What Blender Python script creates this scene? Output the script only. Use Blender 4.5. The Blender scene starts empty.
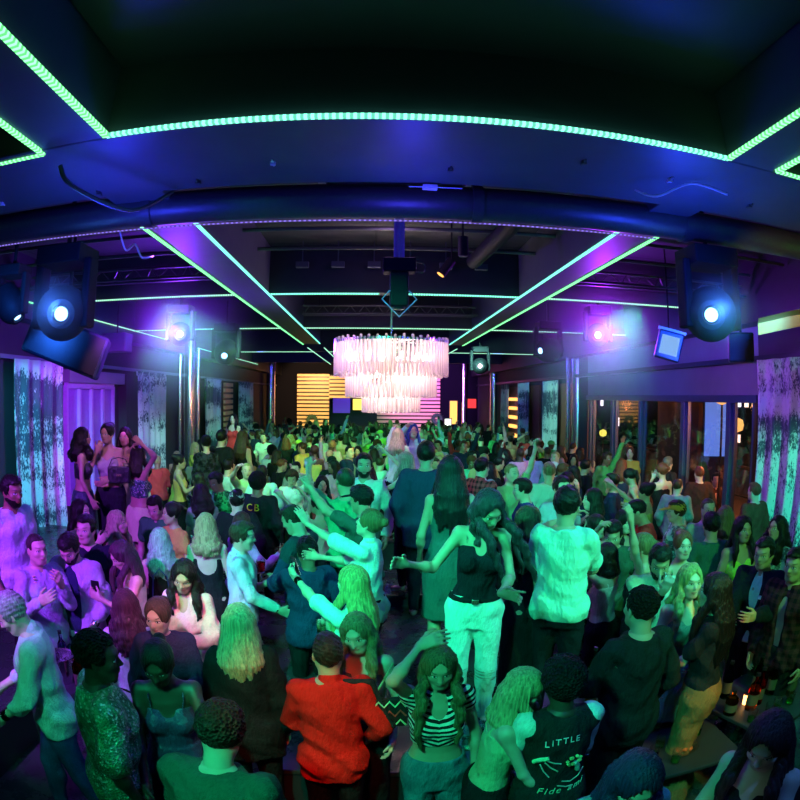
import bpy, math, random
import numpy as np
from concurrent.futures import ThreadPoolExecutor
from mathutils import Vector, Matrix
SC = bpy.context.scene
COL = SC.collection
QUAL = 1.0          # voxel multiplier
f32 = np.float32
CAM_Z, FPX = 2.8, 580.0
# ------------------------------------------------------------------ camera model (equisolid fisheye, 800x800)
def _rot(p, r, y):
    cp, sp = math.cos(p), math.sin(p); cr, sr = math.cos(r), math.sin(r); cy, sy = math.cos(y), math.sin(y)
    Rx = np.array([[1,0,0],[0,cp,-sp],[0,sp,cp]]); Ry = np.array([[cr,0,sr],[0,1,0],[-sr,0,cr]]); Rz = np.array([[cy,-sy,0],[sy,cy,0],[0,0,1]])
    return Rz @ Rx @ Ry
CM = _rot(-0.0068, -0.0070, -0.0443)
def ray(px, py):
    d = np.array([px-400.0, 400.0-py]); r = math.hypot(*d)
    th = 2*math.asin(r/2/FPX); s = math.sin(th)/max(r, 1e-9)
    return CM @ np.array([d[0]*s, math.cos(th), d[1]*s])
def at_d(px, py, D): return np.array([0,0,CAM_Z]) + ray(px, py)*D
def at_z(px, py, z):
    d = ray(px, py); return np.array([0,0,CAM_Z]) + d*((z-CAM_Z)/d[2])
def at_y(px, py, y):
    d = ray(px, py); return np.array([0,0,CAM_Z]) + d*(y/d[1])
def at_x(px, py, x):
    d = ray(px, py); return np.array([0,0,CAM_Z]) + d*(x/d[0])

# ------------------------------------------------------------------ implicit surfaces
def nrm(v):
    v = np.asarray(v, float); return v/max(np.linalg.norm(v), 1e-9)
def RX(a): a = math.radians(a); c, s = math.cos(a), math.sin(a); return np.array([[1,0,0],[0,c,-s],[0,s,c]])
def RY(a): a = math.radians(a); c, s = math.cos(a), math.sin(a); return np.array([[c,0,s],[0,1,0],[-s,0,c]])
def RZ(a): a = math.radians(a); c, s = math.cos(a), math.sin(a); return np.array([[c,-s,0],[s,c,0],[0,0,1]])
def loc(X, Y, Z, O, R):
    x, y, z = X-f32(O[0]), Y-f32(O[1]), Z-f32(O[2])
    R = R.astype(f32)
    return (R[0,0]*x+R[1,0]*y+R[2,0]*z, R[0,1]*x+R[1,1]*y+R[2,1]*z, R[0,2]*x+R[1,2]*y+R[2,2]*z)
class Sdf:
    def __init__(s): s.it = []
    def add(s, fn, lo, hi, k=.02, op='u'): s.it.append((fn, np.array(lo, float), np.array(hi, float), k, op)); return s
    def cone(s, a, b, ra, rb, k=.02, op='u', flat=None):
        a = np.asarray(a, float); b = np.asarray(b, float); ab = b-a; L2 = float(ab@ab)+1e-9; r = max(ra, rb)
        def fn(X, Y, Z):
            x, y, z = X-f32(a[0]), Y-f32(a[1]), Z-f32(a[2])
            t = np.clip((x*f32(ab[0])+y*f32(ab[1])+z*f32(ab[2]))/f32(L2), 0, 1)
            x = x-t*f32(ab[0]); y = y-t*f32(ab[1]); z = z-t*f32(ab[2])
            return np.sqrt(x*x+y*y+z*z)-(f32(ra)+f32(rb-ra)*t)
        return s.add(fn, np.minimum(a, b)-r, np.maximum(a, b)+r, k, op)
    def ell(s, c, r, R=None, k=.02, op='u'):
        c = np.asarray(c, float); R = np.eye(3) if R is None else R; m = max(r)
        def fn(X, Y, Z):
            x, y, z = loc(X, Y, Z, c, R)
            k0 = np.sqrt((x/f32(r[0]))**2+(y/f32(r[1]))**2+(z/f32(r[2]))**2)+f32(1e-5)
            k1 = np.sqrt((x/f32(r[0]**2))**2+(y/f32(r[1]**2))**2+(z/f32(r[2]**2))**2)+f32(1e-5)
            return k0*(k0-1)/k1
        return s.add(fn, c-m, c+m, k, op)
    def rbox(s, c, h, rad, R=None, k=.01, op='u'):
        c = np.asarray(c, float); R = np.eye(3) if R is None else R; m = float(np.linalg.norm(h))+rad
        def fn(X, Y, Z):
            x, y, z = loc(X, Y, Z, c, R)
            qx, qy, qz = np.abs(x)-f32(h[0]), np.abs(y)-f32(h[1]), np.abs(z)-f32(h[2])
            return np.sqrt(np.maximum(qx,0)**2+np.maximum(qy,0)**2+np.maximum(qz,0)**2)+np.minimum(np.maximum(qx,np.maximum(qy,qz)),0)-f32(rad)
        return s.add(fn, c-m, c+m, k, op)
    def tube(s, O, R, tab, infl=0., z0=None, z1=None, k=.03, op='u', rnd=.0):
        """vertical tube with elliptical sections tab = rows (z, a, b, yoff) in a local frame"""
        T = np.array(tab, float); zl = T[0,0] if z0 is None else z0; zh = T[-1,0] if z1 is None else z1
        am = T[:,1].max()+infl+.03; bm = T[:,2].max()+infl+np.abs(T[:,3]).max()+.03
        cor = np.array([O+R@(np.array([sx*am, sy*bm, zz])) for sx in (-1,1) for sy in (-1,1) for zz in (zl, zh)])
        def fn(X, Y, Z):
            x, y, z = loc(X, Y, Z, O, R)
            a = np.interp(z, T[:,0], T[:,1]).astype(f32)+f32(infl); b = np.interp(z, T[:,0], T[:,2]).astype(f32)+f32(infl)
            yo = np.interp(z, T[:,0], T[:,3]).astype(f32)
            d = (np.sqrt((x/a)**2+((y-yo)/b)**2)-1)*np.minimum(a, b)
            return np.maximum(d, np.maximum(z-f32(zh), f32(zl)-z))
        return s.add(fn, cor.min(0), cor.max(0), k, op)
    def cut(s, n, c, k=.004):       # keep the side where n.p > c
        n = np.asarray(n, float)
        s.it.append((lambda X, Y, Z: f32(c)-(X*f32(n[0])+Y*f32(n[1])+Z*f32(n[2])), None, None, k, 'i')); return s
    def warp(s, fn): s.it.append((fn, None, None, 0, 'w')); return s
    def mesh(s, h, seed=0):
        pad = 3*h
        U = [i for i in s.it if i[4] == 'u']
        lo = np.min([i[1] for i in U], 0)-pad; hi = np.max([i[2] for i in U], 0)+pad
        n = np.ceil((hi-lo)/h).astype(int)+1
        ax = [(lo[i]+h*np.arange(n[i])).astype(f32) for i in range(3)]
        X, Y, Z = ax[0][:,None,None], ax[1][None,:,None], ax[2][None,None,:]
        F = np.full(n, .3, f32)
        for fn, l, u, k, op in s.it:
            if l is None:
                d = fn(X, Y, Z)
                if op == 'i': F = np.maximum(F, d)
                else: F = F+d
                continue
            m = max(k, h)*1.5+h
            i0 = np.maximum(np.floor((l-m-lo)/h).astype(int), 0); i1 = np.minimum(np.ceil((u+m-lo)/h).astype(int)+1, n)
            if (i1 <= i0).any(): continue
            sl = tuple(slice(a, b) for a, b in zip(i0, i1))
            d = fn(X[sl[0]], Y[:,sl[1]], Z[:,:,sl[2]]); A = F[sl]; k = f32(max(k, 1e-4))
            if op == 'u':
                hh = np.clip(f32(.5)+f32(.5)*(A-d)/k, 0, 1); F[sl] = A+(d-A)*hh-k*hh*(1-hh)
            elif op == 's':
                hh = np.clip(f32(.5)-f32(.5)*(A+d)/k, 0, 1); F[sl] = A+(-d-A)*hh+k*hh*(1-hh)
            else: F[sl] = np.maximum(A, d)
        F[0]=F[-1]=.1; F[:,0]=F[:,-1]=.1; F[:,:,0]=F[:,:,-1]=.1
        return nets(F, lo, h)
def nets(F, lo, h):
    n = np.array(F.shape); S = F < 0
    st = np.array([n[1]*n[2], n[2], 1]); pos, cel, quads = [], [], []
    for ax in range(3):
        u, v = (ax+1) % 3, (ax+2) % 3
        sl0 = [slice(None)]*3; sl1 = [slice(None)]*3; sl0[ax] = slice(0, -1); sl1[ax] = slice(1, None)
        idx = np.argwhere(S[tuple(sl0)] != S[tuple(sl1)])
        if len(idx) == 0: continue
        e = np.zeros(3, int); e[ax] = 1; j = idx+e
        v0 = F[idx[:,0], idx[:,1], idx[:,2]]; v1 = F[j[:,0], j[:,1], j[:,2]]
        t = v0/(v0-v1); p = idx.astype(float); p[:,ax] += t
        fl = idx@st; q = np.stack([fl, fl-st[u], fl-st[u]-st[v], fl-st[v]], 1)
        ins = S[idx[:,0], idx[:,1], idx[:,2]]
        q[~ins] = q[~ins][:, ::-1]
        quads.append(q); pos.append(np.repeat(p, 4, 0)); cel.append(q.reshape(-1))
    if not quads: return np.zeros((0,3)), np.zeros((0,4), int)
    q = np.concatenate(quads); p = np.concatenate(pos); c = np.concatenate(cel)
    uq, inv = np.unique(c, return_inverse=True); inv = inv.reshape(-1); cnt = np.bincount(inv)
    V = np.stack([np.bincount(inv, p[:,i])/cnt for i in range(3)], 1)*h+lo
    return V, inv.reshape(-1, 4)
def join(parts):
    V, Q, o = [], [], 0
    for v, q in parts:
        if len(v): V.append(v); Q.append(q+o); o += len(v)
    return np.concatenate(V), np.concatenate(Q)

# ------------------------------------------------------------------ the human figure
TORM = [(.84,.142,.102,-.01),(.92,.156,.114,-.008),(1.0,.152,.108,0),(1.1,.150,.108,.003),(1.2,.156,.110,.005),(1.32,.168,.116,.003),(1.39,.155,.100,-.004),(1.44,.105,.075,-.012),(1.49,.062,.06,-.014)]
TORF = [(.84,.160,.110,-.012),(.92,.176,.122,-.012),(.99,.158,.110,-.004),(1.08,.124,.092,0),(1.16,.130,.094,.002),(1.28,.143,.098,0),(1.37,.132,.085,-.006),(1.43,.088,.064,-.014),(1.48,.05,.05,-.014)]
PRE = dict(down=(.27,.03,.90), relax=(.25,.10,.93), drink=(.13,.30,1.20), drinkw=(.24,.36,1.22), mouth=(.08,.20,1.44), up=(.30,.12,1.93), upf=(.20,.42,1.72), hip=(.24,.05,1.03), phone=(.08,.30,1.28),
           head=(.13,.04,1.74), fwd=(.18,.46,1.27), belly=(.02,.24,1.10), cross=(-.04,.24,1.22), side=(.52,.10,1.25), ear=(.14,.08,1.56), talk=(.22,.34,1.33), low=(.16,.32,1.02), face=(.05,.17,1.50))
def skel(sp):
    K = {}; fe = sp.get('sex', 'm') == 'f'; K['fe'] = fe
    K['U'] = U = RZ(sp.get('twist', 0)) @ RY(sp.get('side', 0)) @ RX(-sp.get('lean', 0)); O = np.array([sp.get('hipx', 0), 0, 1.0]); K['O'] = O
    up = lambda p: O+U@(np.asarray(p, float)-[0,0,1.0]); K['up'] = up
    ch = sp.get('build', 1.0); K['b'] = ch
    T = np.array(TORF if fe else TORM); T[:,1:3] *= ch; K['T'] = T
    sh = (.140 if fe else .166)*(.5+.5*ch); K['sh'] = sh
    K['S'] = [up((-sh,-.005,1.415)), up((sh,-.005,1.415))]
    K['npiv'] = up((0,.0,1.515))
    hy, hp, hr = sp.get('head', (0,0,0)); HR = U @ RZ(hy) @ RX(-hp) @ RY(hr); K['HR'] = HR
    K['C'] = K['npiv']+HR@np.array([0,.022,.105])
    hx = O[0]; st = sp.get('stance', 0)
    wd = sp.get('legs', .10)
    K['hips'] = [np.array([hx-.09,0,.90]), np.array([hx+.09,0,.90])]
    kn, an = [], []
    for i, sg in enumerate((-1, 1)):
        fw = st*sg
        an.append(np.array([sg*wd, fw*.5-.01, .09])); kn.append(np.array([(hx+sg*.09)*.5+sg*wd*.5, fw*.28+.035, .50]))
    K['kn'], K['an'] = kn, an
    K['arms'] = []
    for i, key in enumerate(('la', 'ra')):
        sg = -1 if i == 0 else 1
        a = sp.get(key, 'down'); d = a if isinstance(a, dict) else dict(t=a)
        t = PRE[d['t']] if isinstance(d['t'], str) else d['t']
        if d['t'] in ('down','relax'): t = (t[0]-(.045 if fe else .02), t[1], t[2])
        nm = d['t'] if isinstance(d['t'], str) else ''
        tgt = up((sg*t[0], t[1], t[2])); Sx = K['S'][i]
        l1, l2 = (.275, .245) if fe else (.29, .26); v = tgt-Sx; L = np.linalg.norm(v)
        if L > (l1+l2)*.995: v = v*((l1+l2)*.995/L); L = (l1+l2)*.995
        if L < .09: v = nrm(v)*.09; L = .09
        W = Sx+v; pole = d.get('pole')
        if pole is None: pole = (sg*.5,-.4,-.8) if t[2] < 1.6 else (sg*.9,.3,-.1)
        else: pole = (sg*pole[0], pole[1], pole[2])
        pole = U@np.array(pole, float)
        x = (l1*l1-l2*l2+L*L)/(2*L); hh = math.sqrt(max(l1*l1-x*x, 0)); vd = nrm(v); pp = pole-vd*(pole@vd); E = Sx+vd*x+nrm(pp)*hh
        fd = nrm(W-E)
        hd = d.get('hd'); hd = nrm(U@np.array([sg*hd[0], hd[1], hd[2]])) if hd is not None else fd
        th = d.get('th')
        if th is None: th = (0,1,.1) if t[2] < 1.0 else ((0,.2,1) if t[2] < 1.6 else (-.6,-.3,.2))
        th = U@np.array([sg*th[0], th[1], th[2]], float); th = nrm(th-hd*(th@hd)); n = -np.cross(hd, th)*sg
        curl = d.get('curl', dict(down=.35, relax=.45, hip=.5, low=.5).get(nm, .95 if nm in ('drink','drinkw','mouth','phone') else .5))
        K['arms'].append(dict(S=Sx, E=E, W=W, hd=hd, th=th, n=n, curl=curl, point=d.get('point', False)))
    K['z0'] = 0
    return K
def hand_sdf(K, i):
    A = K['arms'][i]; q = .92 if K['fe'] else 1.0; W, d, t, n = A['W'], A['hd'], A['th'], A['n']
    R = np.stack([t, d, n], 1); S = Sdf()
    wr = .021 if K['fe'] else .026
    S.cone(A['W']-nrm(A['W']-A['E'])*.05, W, wr*1.08, wr, .01)
    S.cone(W, W+d*.03, wr, wr*.95, .02)
    S.rbox(W+d*.055*q, (.026*q, .030*q, .003), .012*q, R, .02)
    c = A['curl']; ln = [.038,.043,.040,.031]; off = [.031,.0105,-.0105,-.031]
    for j in range(4):
        cc = c if not (A['point'] and j == 0) else .05
        p = W+d*.088*q+t*off[j]*q+n*.002; a = 0; r = .0088*q
        spread = nrm(d+t*off[j]*3)
        for sgm, (fr, bend) in enumerate(((1,45),(.68,70),(.52,45))):
            a += bend*cc*(.9+.06*j); ar = math.radians(a); dr = spread*math.cos(ar)+n*math.sin(ar); e = p+dr*ln[j]*fr*q
            S.cone(p, e, r, r*.9, .006 if sgm else .012); p = e; r *= .9
    p = W+d*.03*q+t*.028*q; d1 = nrm(d*.6+t*.75+n*.35); e = p+d1*.036*q; S.cone(p, e, .0125*q, .0105*q, .014)
    d2 = nrm(d*.9+t*.25+n*(.25+.5*c)); e2 = e+d2*.03*q; S.cone(e, e2, .0105*q, .0092*q, .006); S.cone(e2, e2+nrm(d2+n*.3*c)*.024*q, .0092*q, .0078*q, .006)
    return S
def head_sdf(K, fine=True):
    C, R, fe = K['C'], K['HR'], K['fe']; q = .94 if fe else 1.0; S = Sdf(); P = lambda x, y, z: C+R@(np.array([x, y, z])*q)
    S.ell(P(0,-.012,.035), (.076*q,.096*q,.088*q), R)
    S.ell(P(0,.022,-.028), (.060*q,.070*q,.085*q), R, .03)
    S.ell(P(0,.055,-.085), ((.026 if fe else .033)*q,.026*q,.022*q), R, .03)
    for g in (-1, 1):
        S.cone(P(g*.054,-.005,-.045), P(g*.022,.055,-.088), .016*q, .014*q, .03)
        S.ell(P(g*.042,.058,-.018), (.022*q,.020*q,.018*q), R, .02)
    S.cone(P(-.026,.079,.034), P(.026,.079,.034), .011*q, .011*q, .02)
    for g in (-1, 1): S.ell(P(g*.033,.095,.007), (.018*q,.014*q,.010*q), R, .012, 's')
    for g in (-1, 1): S.ell(P(g*.0325,.073,.008), (.0135*q,.0135*q,.0115*q), R, .003)
    S.cone(P(0,.084,.018), P(0,.106,-.020), .0075*q, .0105*q, .008); S.cone(P(-.010,.097,-.024), P(.010,.097,-.024), .0075*q, .0075*q, .006)
    S.ell(P(0,.086,-.048), (.025*q,.014*q,.007*q), R, .005); S.ell(P(0,.083,-.060), (.021*q,.014*q,.008*q), R, .005)
    S.cone(P(-.016,.101,-.0545), P(.016,.101,-.0545), .0035, .0035, .004, 's')
    for g in (-1, 1):
        E = R@RZ(g*20); S.ell(P(g*.078,-.008,-.005), (.008*q,.018*q,.030*q), E, .008); S.ell(P(g*.084,-.002,-.002), (.005,.009,.016), E, .004, 's')
    nr = .046 if fe else .058
    S.cone(K['up']((0,-.018,1.43)), C+R@np.array([0,-.02,-.06]), nr*1.08, nr*.96, .03)
    return S
def arm_r(K): return (.039,.031,.029,.020) if K['fe'] else (.049,.039,.036,.025)
def add_torso(S, K, infl, z0, z1, sleeve=None, bust=True, rs=0., k=.03, elbow=0.):
    S.tube(K['O']-K['U']@np.array([0,0,1.0]), K['U'], K['T'], infl, z0, z1, k)
    up, fe, U = K['up'], K['fe'], K['U']
    if bust and fe:
        for g in (-1,1): S.ell(up((g*.068,.078,1.255)), (.060+infl,.052+infl,.060+infl), U, .03)
    if bust and not fe:
        for g in (-1,1): S.ell(up((g*.075,.07,1.31)), (.08+infl,.045+infl,.055+infl), U, .04)
    if sleeve is not None:
        ra = arm_r(K)
        for i, A in enumerate(K['arms']):
            S.cone(up((0,-.014,1.405)), A['S'], .05+infl*.6, (.048 if fe else .058)+infl*.6, .05)
            sl = sleeve if not isinstance(sleeve, tuple) else sleeve[i]
            t1 = min(sl*2, 1); e = A['S']+(A['E']-A['S'])*t1; r1 = ra[0]+(ra[1]-ra[0])*t1
            if t1 > 0: S.cone(A['S'], e, ra[0]+infl+.002, r1+infl+rs, .02)
            if sl > .5:
                t2 = (sl-.5)*2; e = A['E']+(A['W']-A['E'])*t2; S.cone(A['E'], e, ra[1]+infl+rs*.6, ra[2]+(ra[3]-ra[2])*t2+infl+rs*.5, .012)
def add_legs(S, K, infl, hem, flare=0., k=.03, hips=True, loose=0.):
    fe = K['fe']; b = K['b']; rt, rk, rc, rn = ((.090 if fe else .084)*b,.056,.050,.036)
    if hips:
        for i, g in enumerate((-1,1)): S.ell(K['hips'][i]+[-g*.014,-.055,.02], (.085+infl,.072+infl,.095+infl), None, .04)
    for i, g in enumerate((-1,1)):
        H, Kn, A = K['hips'][i], K['kn'][i], K['an'][i]
        S.cone(H, Kn, rt+infl, rk+infl+loose, k)
        e = A if hem <= .1 else A+(Kn-A)*min(max((hem-.09)/.41, 0), .95)
        t = 1-min(max((hem-.09)/.41, 0), 1)
        if hem < .46:
            S.cone(Kn, e, rk+infl+loose, rc+(rn-rc)*t+infl+flare+loose, .015)
            if hem < .3: S.ell(Kn+(A-Kn)*.32+[0,-.02,0], (.048+infl+loose,.05+infl+loose,.11), None, .02)
def body_sdf(K):
    S = Sdf(); ra = arm_r(K); add_torso(S, K, 0, .93, 1.485, None)
    up = K['up']
    S.cone(up((0,-.018,1.42)), K['C']+K['HR']@np.array([0,-.02,-.05]), .056 if not K['fe'] else .045, .05 if not K['fe'] else .04, .04)
    S.tube(K['O']-[0,0,1.0], np.eye(3), K['T'][:4], 0, .80, .95, .015)
    for i, A in enumerate(K['arms']):
        S.cone(up((0,-.014,1.405)), A['S'], .045, .046 if K['fe'] else .056, .05)
        S.cone(A['S'], A['E'], ra[0], ra[1], .025); S.cone(A['E'], A['W'], ra[2]*1.08, ra[3], .02)
        S.ell(A['E']+(A['W']-A['E'])*.28, (ra[2]*1.12,)*3, None, .03)
    add_legs(S, K, 0, .05)
    for i, g in enumerate((-1,1)):
        A = K['an'][i]; S.cone(A, A+[0,-.03,-.045], .037, .034, .02); S.cone(A+[0,-.01,-.035], A+[g*.015,.14,-.06], .036, .026, .03)
    return S
def cloth_warp(a=.004, s=0.):
    def fn(X, Y, Z):
        w = np.sin(Z*27+5*np.sin(X*8+s)+3.5*np.sin(Y*10+2*s)+2*np.sin(Z*6))
        v = np.sin(X*41+Z*19+5*np.sin(Z*7+s)+3*np.sin(Y*13)+s)
        return (f32(a)*((w*np.abs(w))*1.1+.75*v*(.5+.5*np.sin(Z*9+s)))).astype(f32)
    return fn
def top_sdf(K, tp, seed=0):
    S = Sdf(); kd = tp.get('kind', 'tee'); up = K['up']; U = K['U']
    infl = tp.get('infl', dict(tee=.014, long=.014, jacket=.028, tank=.007, tube=.007, crop=.007, inner=.010).get(kd, .012))
    hem = tp.get('hem', dict(tee=.90, long=.90, jacket=.84, tank=.92, tube=.92, crop=1.13, inner=.95).get(kd, .92))
    sl = tp.get('sleeve', dict(tee=.3, long=.97, jacket=.97, inner=.1).get(kd))
    topz = tp.get('topz', dict(tank=1.36, tube=1.34, crop=1.36).get(kd, 1.475))
    if kd == 'sleeves':
        ra = arm_r(K)
        for A in K['arms']:
            S.cone(A['S']+(up((0,-.014,1.405))-A['S'])*.35, A['S'], .055, ra[0]+.020, .03); S.cone(A['S'], A['E'], ra[0]+.020, ra[1]+.022, .02); S.cone(A['E'], A['W'], ra[1]+.022, ra[3]+.016, .012)
        return S.warp(cloth_warp(.005, seed))
    add_torso(S, K, infl, max(hem, .84), topz, sl, rs=tp.get('loose', .006 if kd != 'jacket' else .008))
    if hem < .95 and kd not in ('tank','tube','crop'):
        S.tube(K['O']-[0,0,1.0], np.eye(3), np.array(TORM if not K['fe'] else TORF)*np.array([1,K['b'],K['b'],1]), infl+.008, hem, 1.0, .03)
        for g, H_, Kn_ in zip((-1,1), K['hips'], K['kn']):
            S.ell(H_+[-g*.018,-.05,.02], (.078+infl+.006,.070+infl+.012,.10+infl), None, .03)
            if hem < .9: S.cone(H_+[0,0,.05], H_+(Kn_-H_)*min((.9-hem)/.4, .9), .084*K['b']+infl+.006, .078+infl+.012, .04)
        S.cut((0,0,1), hem)
    if tp.get('skirt'):
        z1 = tp['skirt']; fl = tp.get('flare', .03); T = K['T']
        S.tube(K['O']-[0,0,1.0], np.eye(3), [(z1,.165+fl,.13+fl,.0),(.75,.182+fl*.4,.135+fl*.4,-.008),(.86,.200,.146,-.016)]+[(z_, a_+(.026 if z_ < .95 else .012), b_+.018, y_) for z_, a_, b_, y_ in T if .9 < z_ < 1.12], .004, z1, 1.10, .02)
    if kd in ('tank','tube','crop'):
        S.warp(cloth_warp(.0015, seed))
        S.ell(up((0,.13,topz+.03)), (.06,.08,.05+tp.get('v', .03)), U, .01, 's')
        if kd != 'tube' or tp.get('straps'):
            for g in (-1,1):
                w = tp.get('strap', .009)
                pts = [(g*.078,.098,topz-.02),(g*.09,.062,1.405),(g*.088,0,1.452),(g*.085,-.06,1.42),(g*.07,-.092,topz-.03)]
                if not K['fe']: pts = [(x*1.05, y*1.12, z+.012) for x, y, z in pts]
                for a, b in zip(pts, pts[1:]): S.cone(up(a), up(b), w, w, .006)
        if tp.get('back'): S.ell(up((0,-.12,topz-.02)), (.11,.08,tp['back']), U, .01, 's')
    else:
        S.warp(cloth_warp(tp.get('wr', .0062), seed))
        if tp.get('collar'):
            S.cone(up((0,-.020,1.44)), up((0,-.014,1.495)), .070 if not K['fe'] else .060, .061 if not K['fe'] else .052, .015)
        nr = .050 if not K['fe'] else .043
        if not tp.get('collar'): S.cone(up((0,-.02,1.46)), up((0,.0,1.60)), nr+tp.get('scoop', .0), nr+.02, .006, 's')
        v = tp.get('v', .02)
        if v: S.ell(up((0,.125,1.47)), (.018+v*.45,.085,.02+v), U, .006, 's')
        if kd == 'jacket' and tp.get('open', True):
            if tp.get('suit'): S.ell(up((0,.18,1.43)), (.058,.13,.28), U, .006, 's'); S.ell(up((0,.20,.88)), (.05,.10,.20), U, .006, 's')
            else: S.ell(up((0,.20,1.22)), (tp.get('gap', .045),.13,.42), U, .01, 's')
    return S
def hair_sdf(K, hr, seed=0):
    S = Sdf(); kd = hr.get('kind', 'short'); C, R = K['C'], K['HR']; q = .94 if K['fe'] else 1.0; P = lambda x, y, z: C+R@(np.array([x, y, z])*q); rg = random.Random(seed)
    n = lambda v: R@np.array(v, float)
    if kd == 'short' or kd == 'fade':
        t = .012 if kd == 'short' else .005; t += hr.get('thick', 0)
        S.ell(P(0,-.014,.036), ((.077+t)*q,(.098+t)*q,(.090+t)*q), R)
        S.ell(P(0,.02,.085), (.062*q,.075*q,(.038+t)*q), R, .02)
        S.rbox(P(0,.125,-.014), (.050*q,.072*q,.070*q), .024*q, R, .008, 's')
        nv = n((0,-.55,.835)); S.cut(nv, float(nv@C)-.024)
        S.cut(n((0,-.05,1)), float(n((0,-.05,1))@C)-.05)
        if hr.get('tex', 1): S.warp(lambda X, Y, Z: (.0042*np.sin(X*95+14*np.sin(Z*15)+seed)*np.sin(Y*88+Z*60+seed)+.0025*np.sin(X*210+Y*160)*np.sin(Z*190+seed)).astype(f32))
    elif kd == 'buzz':
        S.ell(P(0,-.013,.036), (.079*q,.0995*q,.0915*q), R); S.rbox(P(0,.125,-.014), (.050*q,.072*q,.070*q), .024*q, R, .008, 's'); nv = n((0,-.55,.835)); S.cut(nv, float(nv@C)-.024)
    elif kd == 'afro':
        t = hr.get('thick', .035)
        S.ell(P(0,-.02,.045), ((.076+t)*q,(.095+t)*q,(.085+t)*q), R)
        S.rbox(P(0,.135,-.014), (.052*q,.078*q,.074*q), .024*q, R, .01, 's'); nv = n((0,-.45,.89)); S.cut(nv, float(nv@C)-.045)
        S.warp(lambda X, Y, Z: (.006*np.sin(X*75+seed)*np.sin(Y*82)*np.sin(Z*78)+.003*np.sin(X*160)*np.sin(Y*150+1)*np.sin(Z*170)).astype(f32))
    elif kd in ('cap', 'beanie'):
        S.ell(P(0,-.012,.040), (.090*q,.110*q,.094*q), R); nv = n((0,-.18,.98)); S.cut(nv, float(nv@C)+.022)
        if kd == 'cap':
            b = hr.get('back', False); sy = -1 if b else 1
            S.ell(P(0,sy*.135,.035), (.066,.070,.008), R@RX(-8*sy), .006); S.ell(P(0,-.012,.134), (.008,.008,.006), R, .004)
    else:
        t = .014
        S.ell(P(0,-.014,.036), ((.077+t)*q,(.098+t)*q,(.090+t)*q), R)
        S.ell(P(0,.128,-.006), (.070*q,.088*q,.112*q), R, .008, 's'); S.ell(P(0,.118,.03), (.026*q,.07*q,.075*q), R, .02, 's')
        if kd in ('long', 'wavy', 'curly', 'bob'):
            L = hr.get('len', .42 if kd != 'bob' else .14); Dn = np.array([0,0,-1.0]); yawv = R@np.array([0,1,0]); yawv[2] = 0; F = nrm(yawv); X0 = nrm(np.cross(F, [0,0,1]))
            U0 = K['U']; bb = K['npiv']
            if hr.get('hang'): Dn = nrm(np.array(hr['hang'], float))
            azs = list(range(-150, 151, 12 if kd != 'curly' else 14)) + [180, 168, -168]
            fr = hr.get('front', .5)
            for az in azs:
                if abs(az) < 70: continue
                a = math.radians(az); sx, cy = math.sin(a), math.cos(a)
                j = rg.uniform(-.008, .008); wv = {'wavy': .012, 'curly': .018}.get(kd, .002)
                p0 = P(sx*.074, cy*.080-.012, .045); p1 = P(sx*.088, cy*.095-.012, -.045+j)
                infr = abs(az) < 100
                if infr and fr > 0: w = X0*sx*.10+F*(.055+.08*fr)
                elif infr: w = X0*sx*.12+F*(-.05)
                else: w = X0*sx*(.115 if abs(az) < 140 else .10)+F*(cy*.10-.055)
                base = np.array([p1[0], p1[1], 0])-np.array([C[0], C[1], 0])
                tgt = np.array([C[0], C[1], 0])+w; p2 = p1+(tgt-np.array([p1[0], p1[1], 0]))*.75; p2[2] = p1[2]; p2 = p2+Dn*.12
                LL = L*rg.uniform(.85, 1.05)*(1 if not infr else .92)
                p3 = p2+Dn*max(LL*.5-.06, .02)+w*.12; p4 = p3+Dn*LL*.5-w*.08
                ch = [p0, p1, p2, p3, p4]; rr = [.024,.026,.027,.022,.008]
                if kd == 'bob': ch = [p0, p1, p1+Dn*L*.7+(w*.15), p1+Dn*L]; rr = [.024,.027,.025,.010]
                if kd == 'curly': rr = [.03,.034,.036,.032,.016]
                m = []
                for u, (A, B) in enumerate(zip(ch, ch[1:])):
                    ns = 1 if wv < .005 or u == 0 else 3
                    for s_ in range(ns):
                        fa, fb = s_/ns, (s_+1)/ns
                        pa = A+(B-A)*fa; pb = A+(B-A)*fb
                        if ns > 1:
                            pa = pa+X0*wv*math.sin(7*(u+fa)+az) + F*wv*math.cos(6*(u+fa)+az*2); pb = pb+X0*wv*math.sin(7*(u+fb)+az)+F*wv*math.cos(6*(u+fb)+az*2)
                        S.cone(pa, pb, rr[u]+(rr[u+1]-rr[u])*fa, rr[u]+(rr[u+1]-rr[u])*fb, .010)
            S.warp(lambda X, Y, Z: (.0030*np.sin(np.arctan2(Y-f32(C[1]), X-f32(C[0]))*38+Z*14+2*np.sin(Z*22))+.0018*np.sin(np.arctan2(Y-f32(C[1]), X-f32(C[0]))*71-Z*19)).astype(f32))
        elif kd in ('pony', 'bun', 'updo'):
            nv = n((0,-.62,.785)); S.cut(nv, float(nv@C)-.042)
            if kd == 'bun': S.ell(P(0,-.125,.06 if not hr.get('high') else .10), (.036,.034,.036), R, .01)
            if kd == 'updo': S.ell(P(0,-.10,.085), (.055,.055,.05), R, .02)
            if kd == 'pony':
                p = P(0,-.105,.06); L = hr.get('len', .32)
                q1 = P(0,-.15,.03); q2 = q1+np.array([0,0,-L*.5])+(R@np.array([0,-.02,0])); q3 = q2+np.array([0,0,-L*.5])
                S.cone(p, q1, .02, .028, .01); S.cone(q1, q2, .028, .03, .01); S.cone(q2, q3, .03, .008, .01)
    return S
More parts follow.
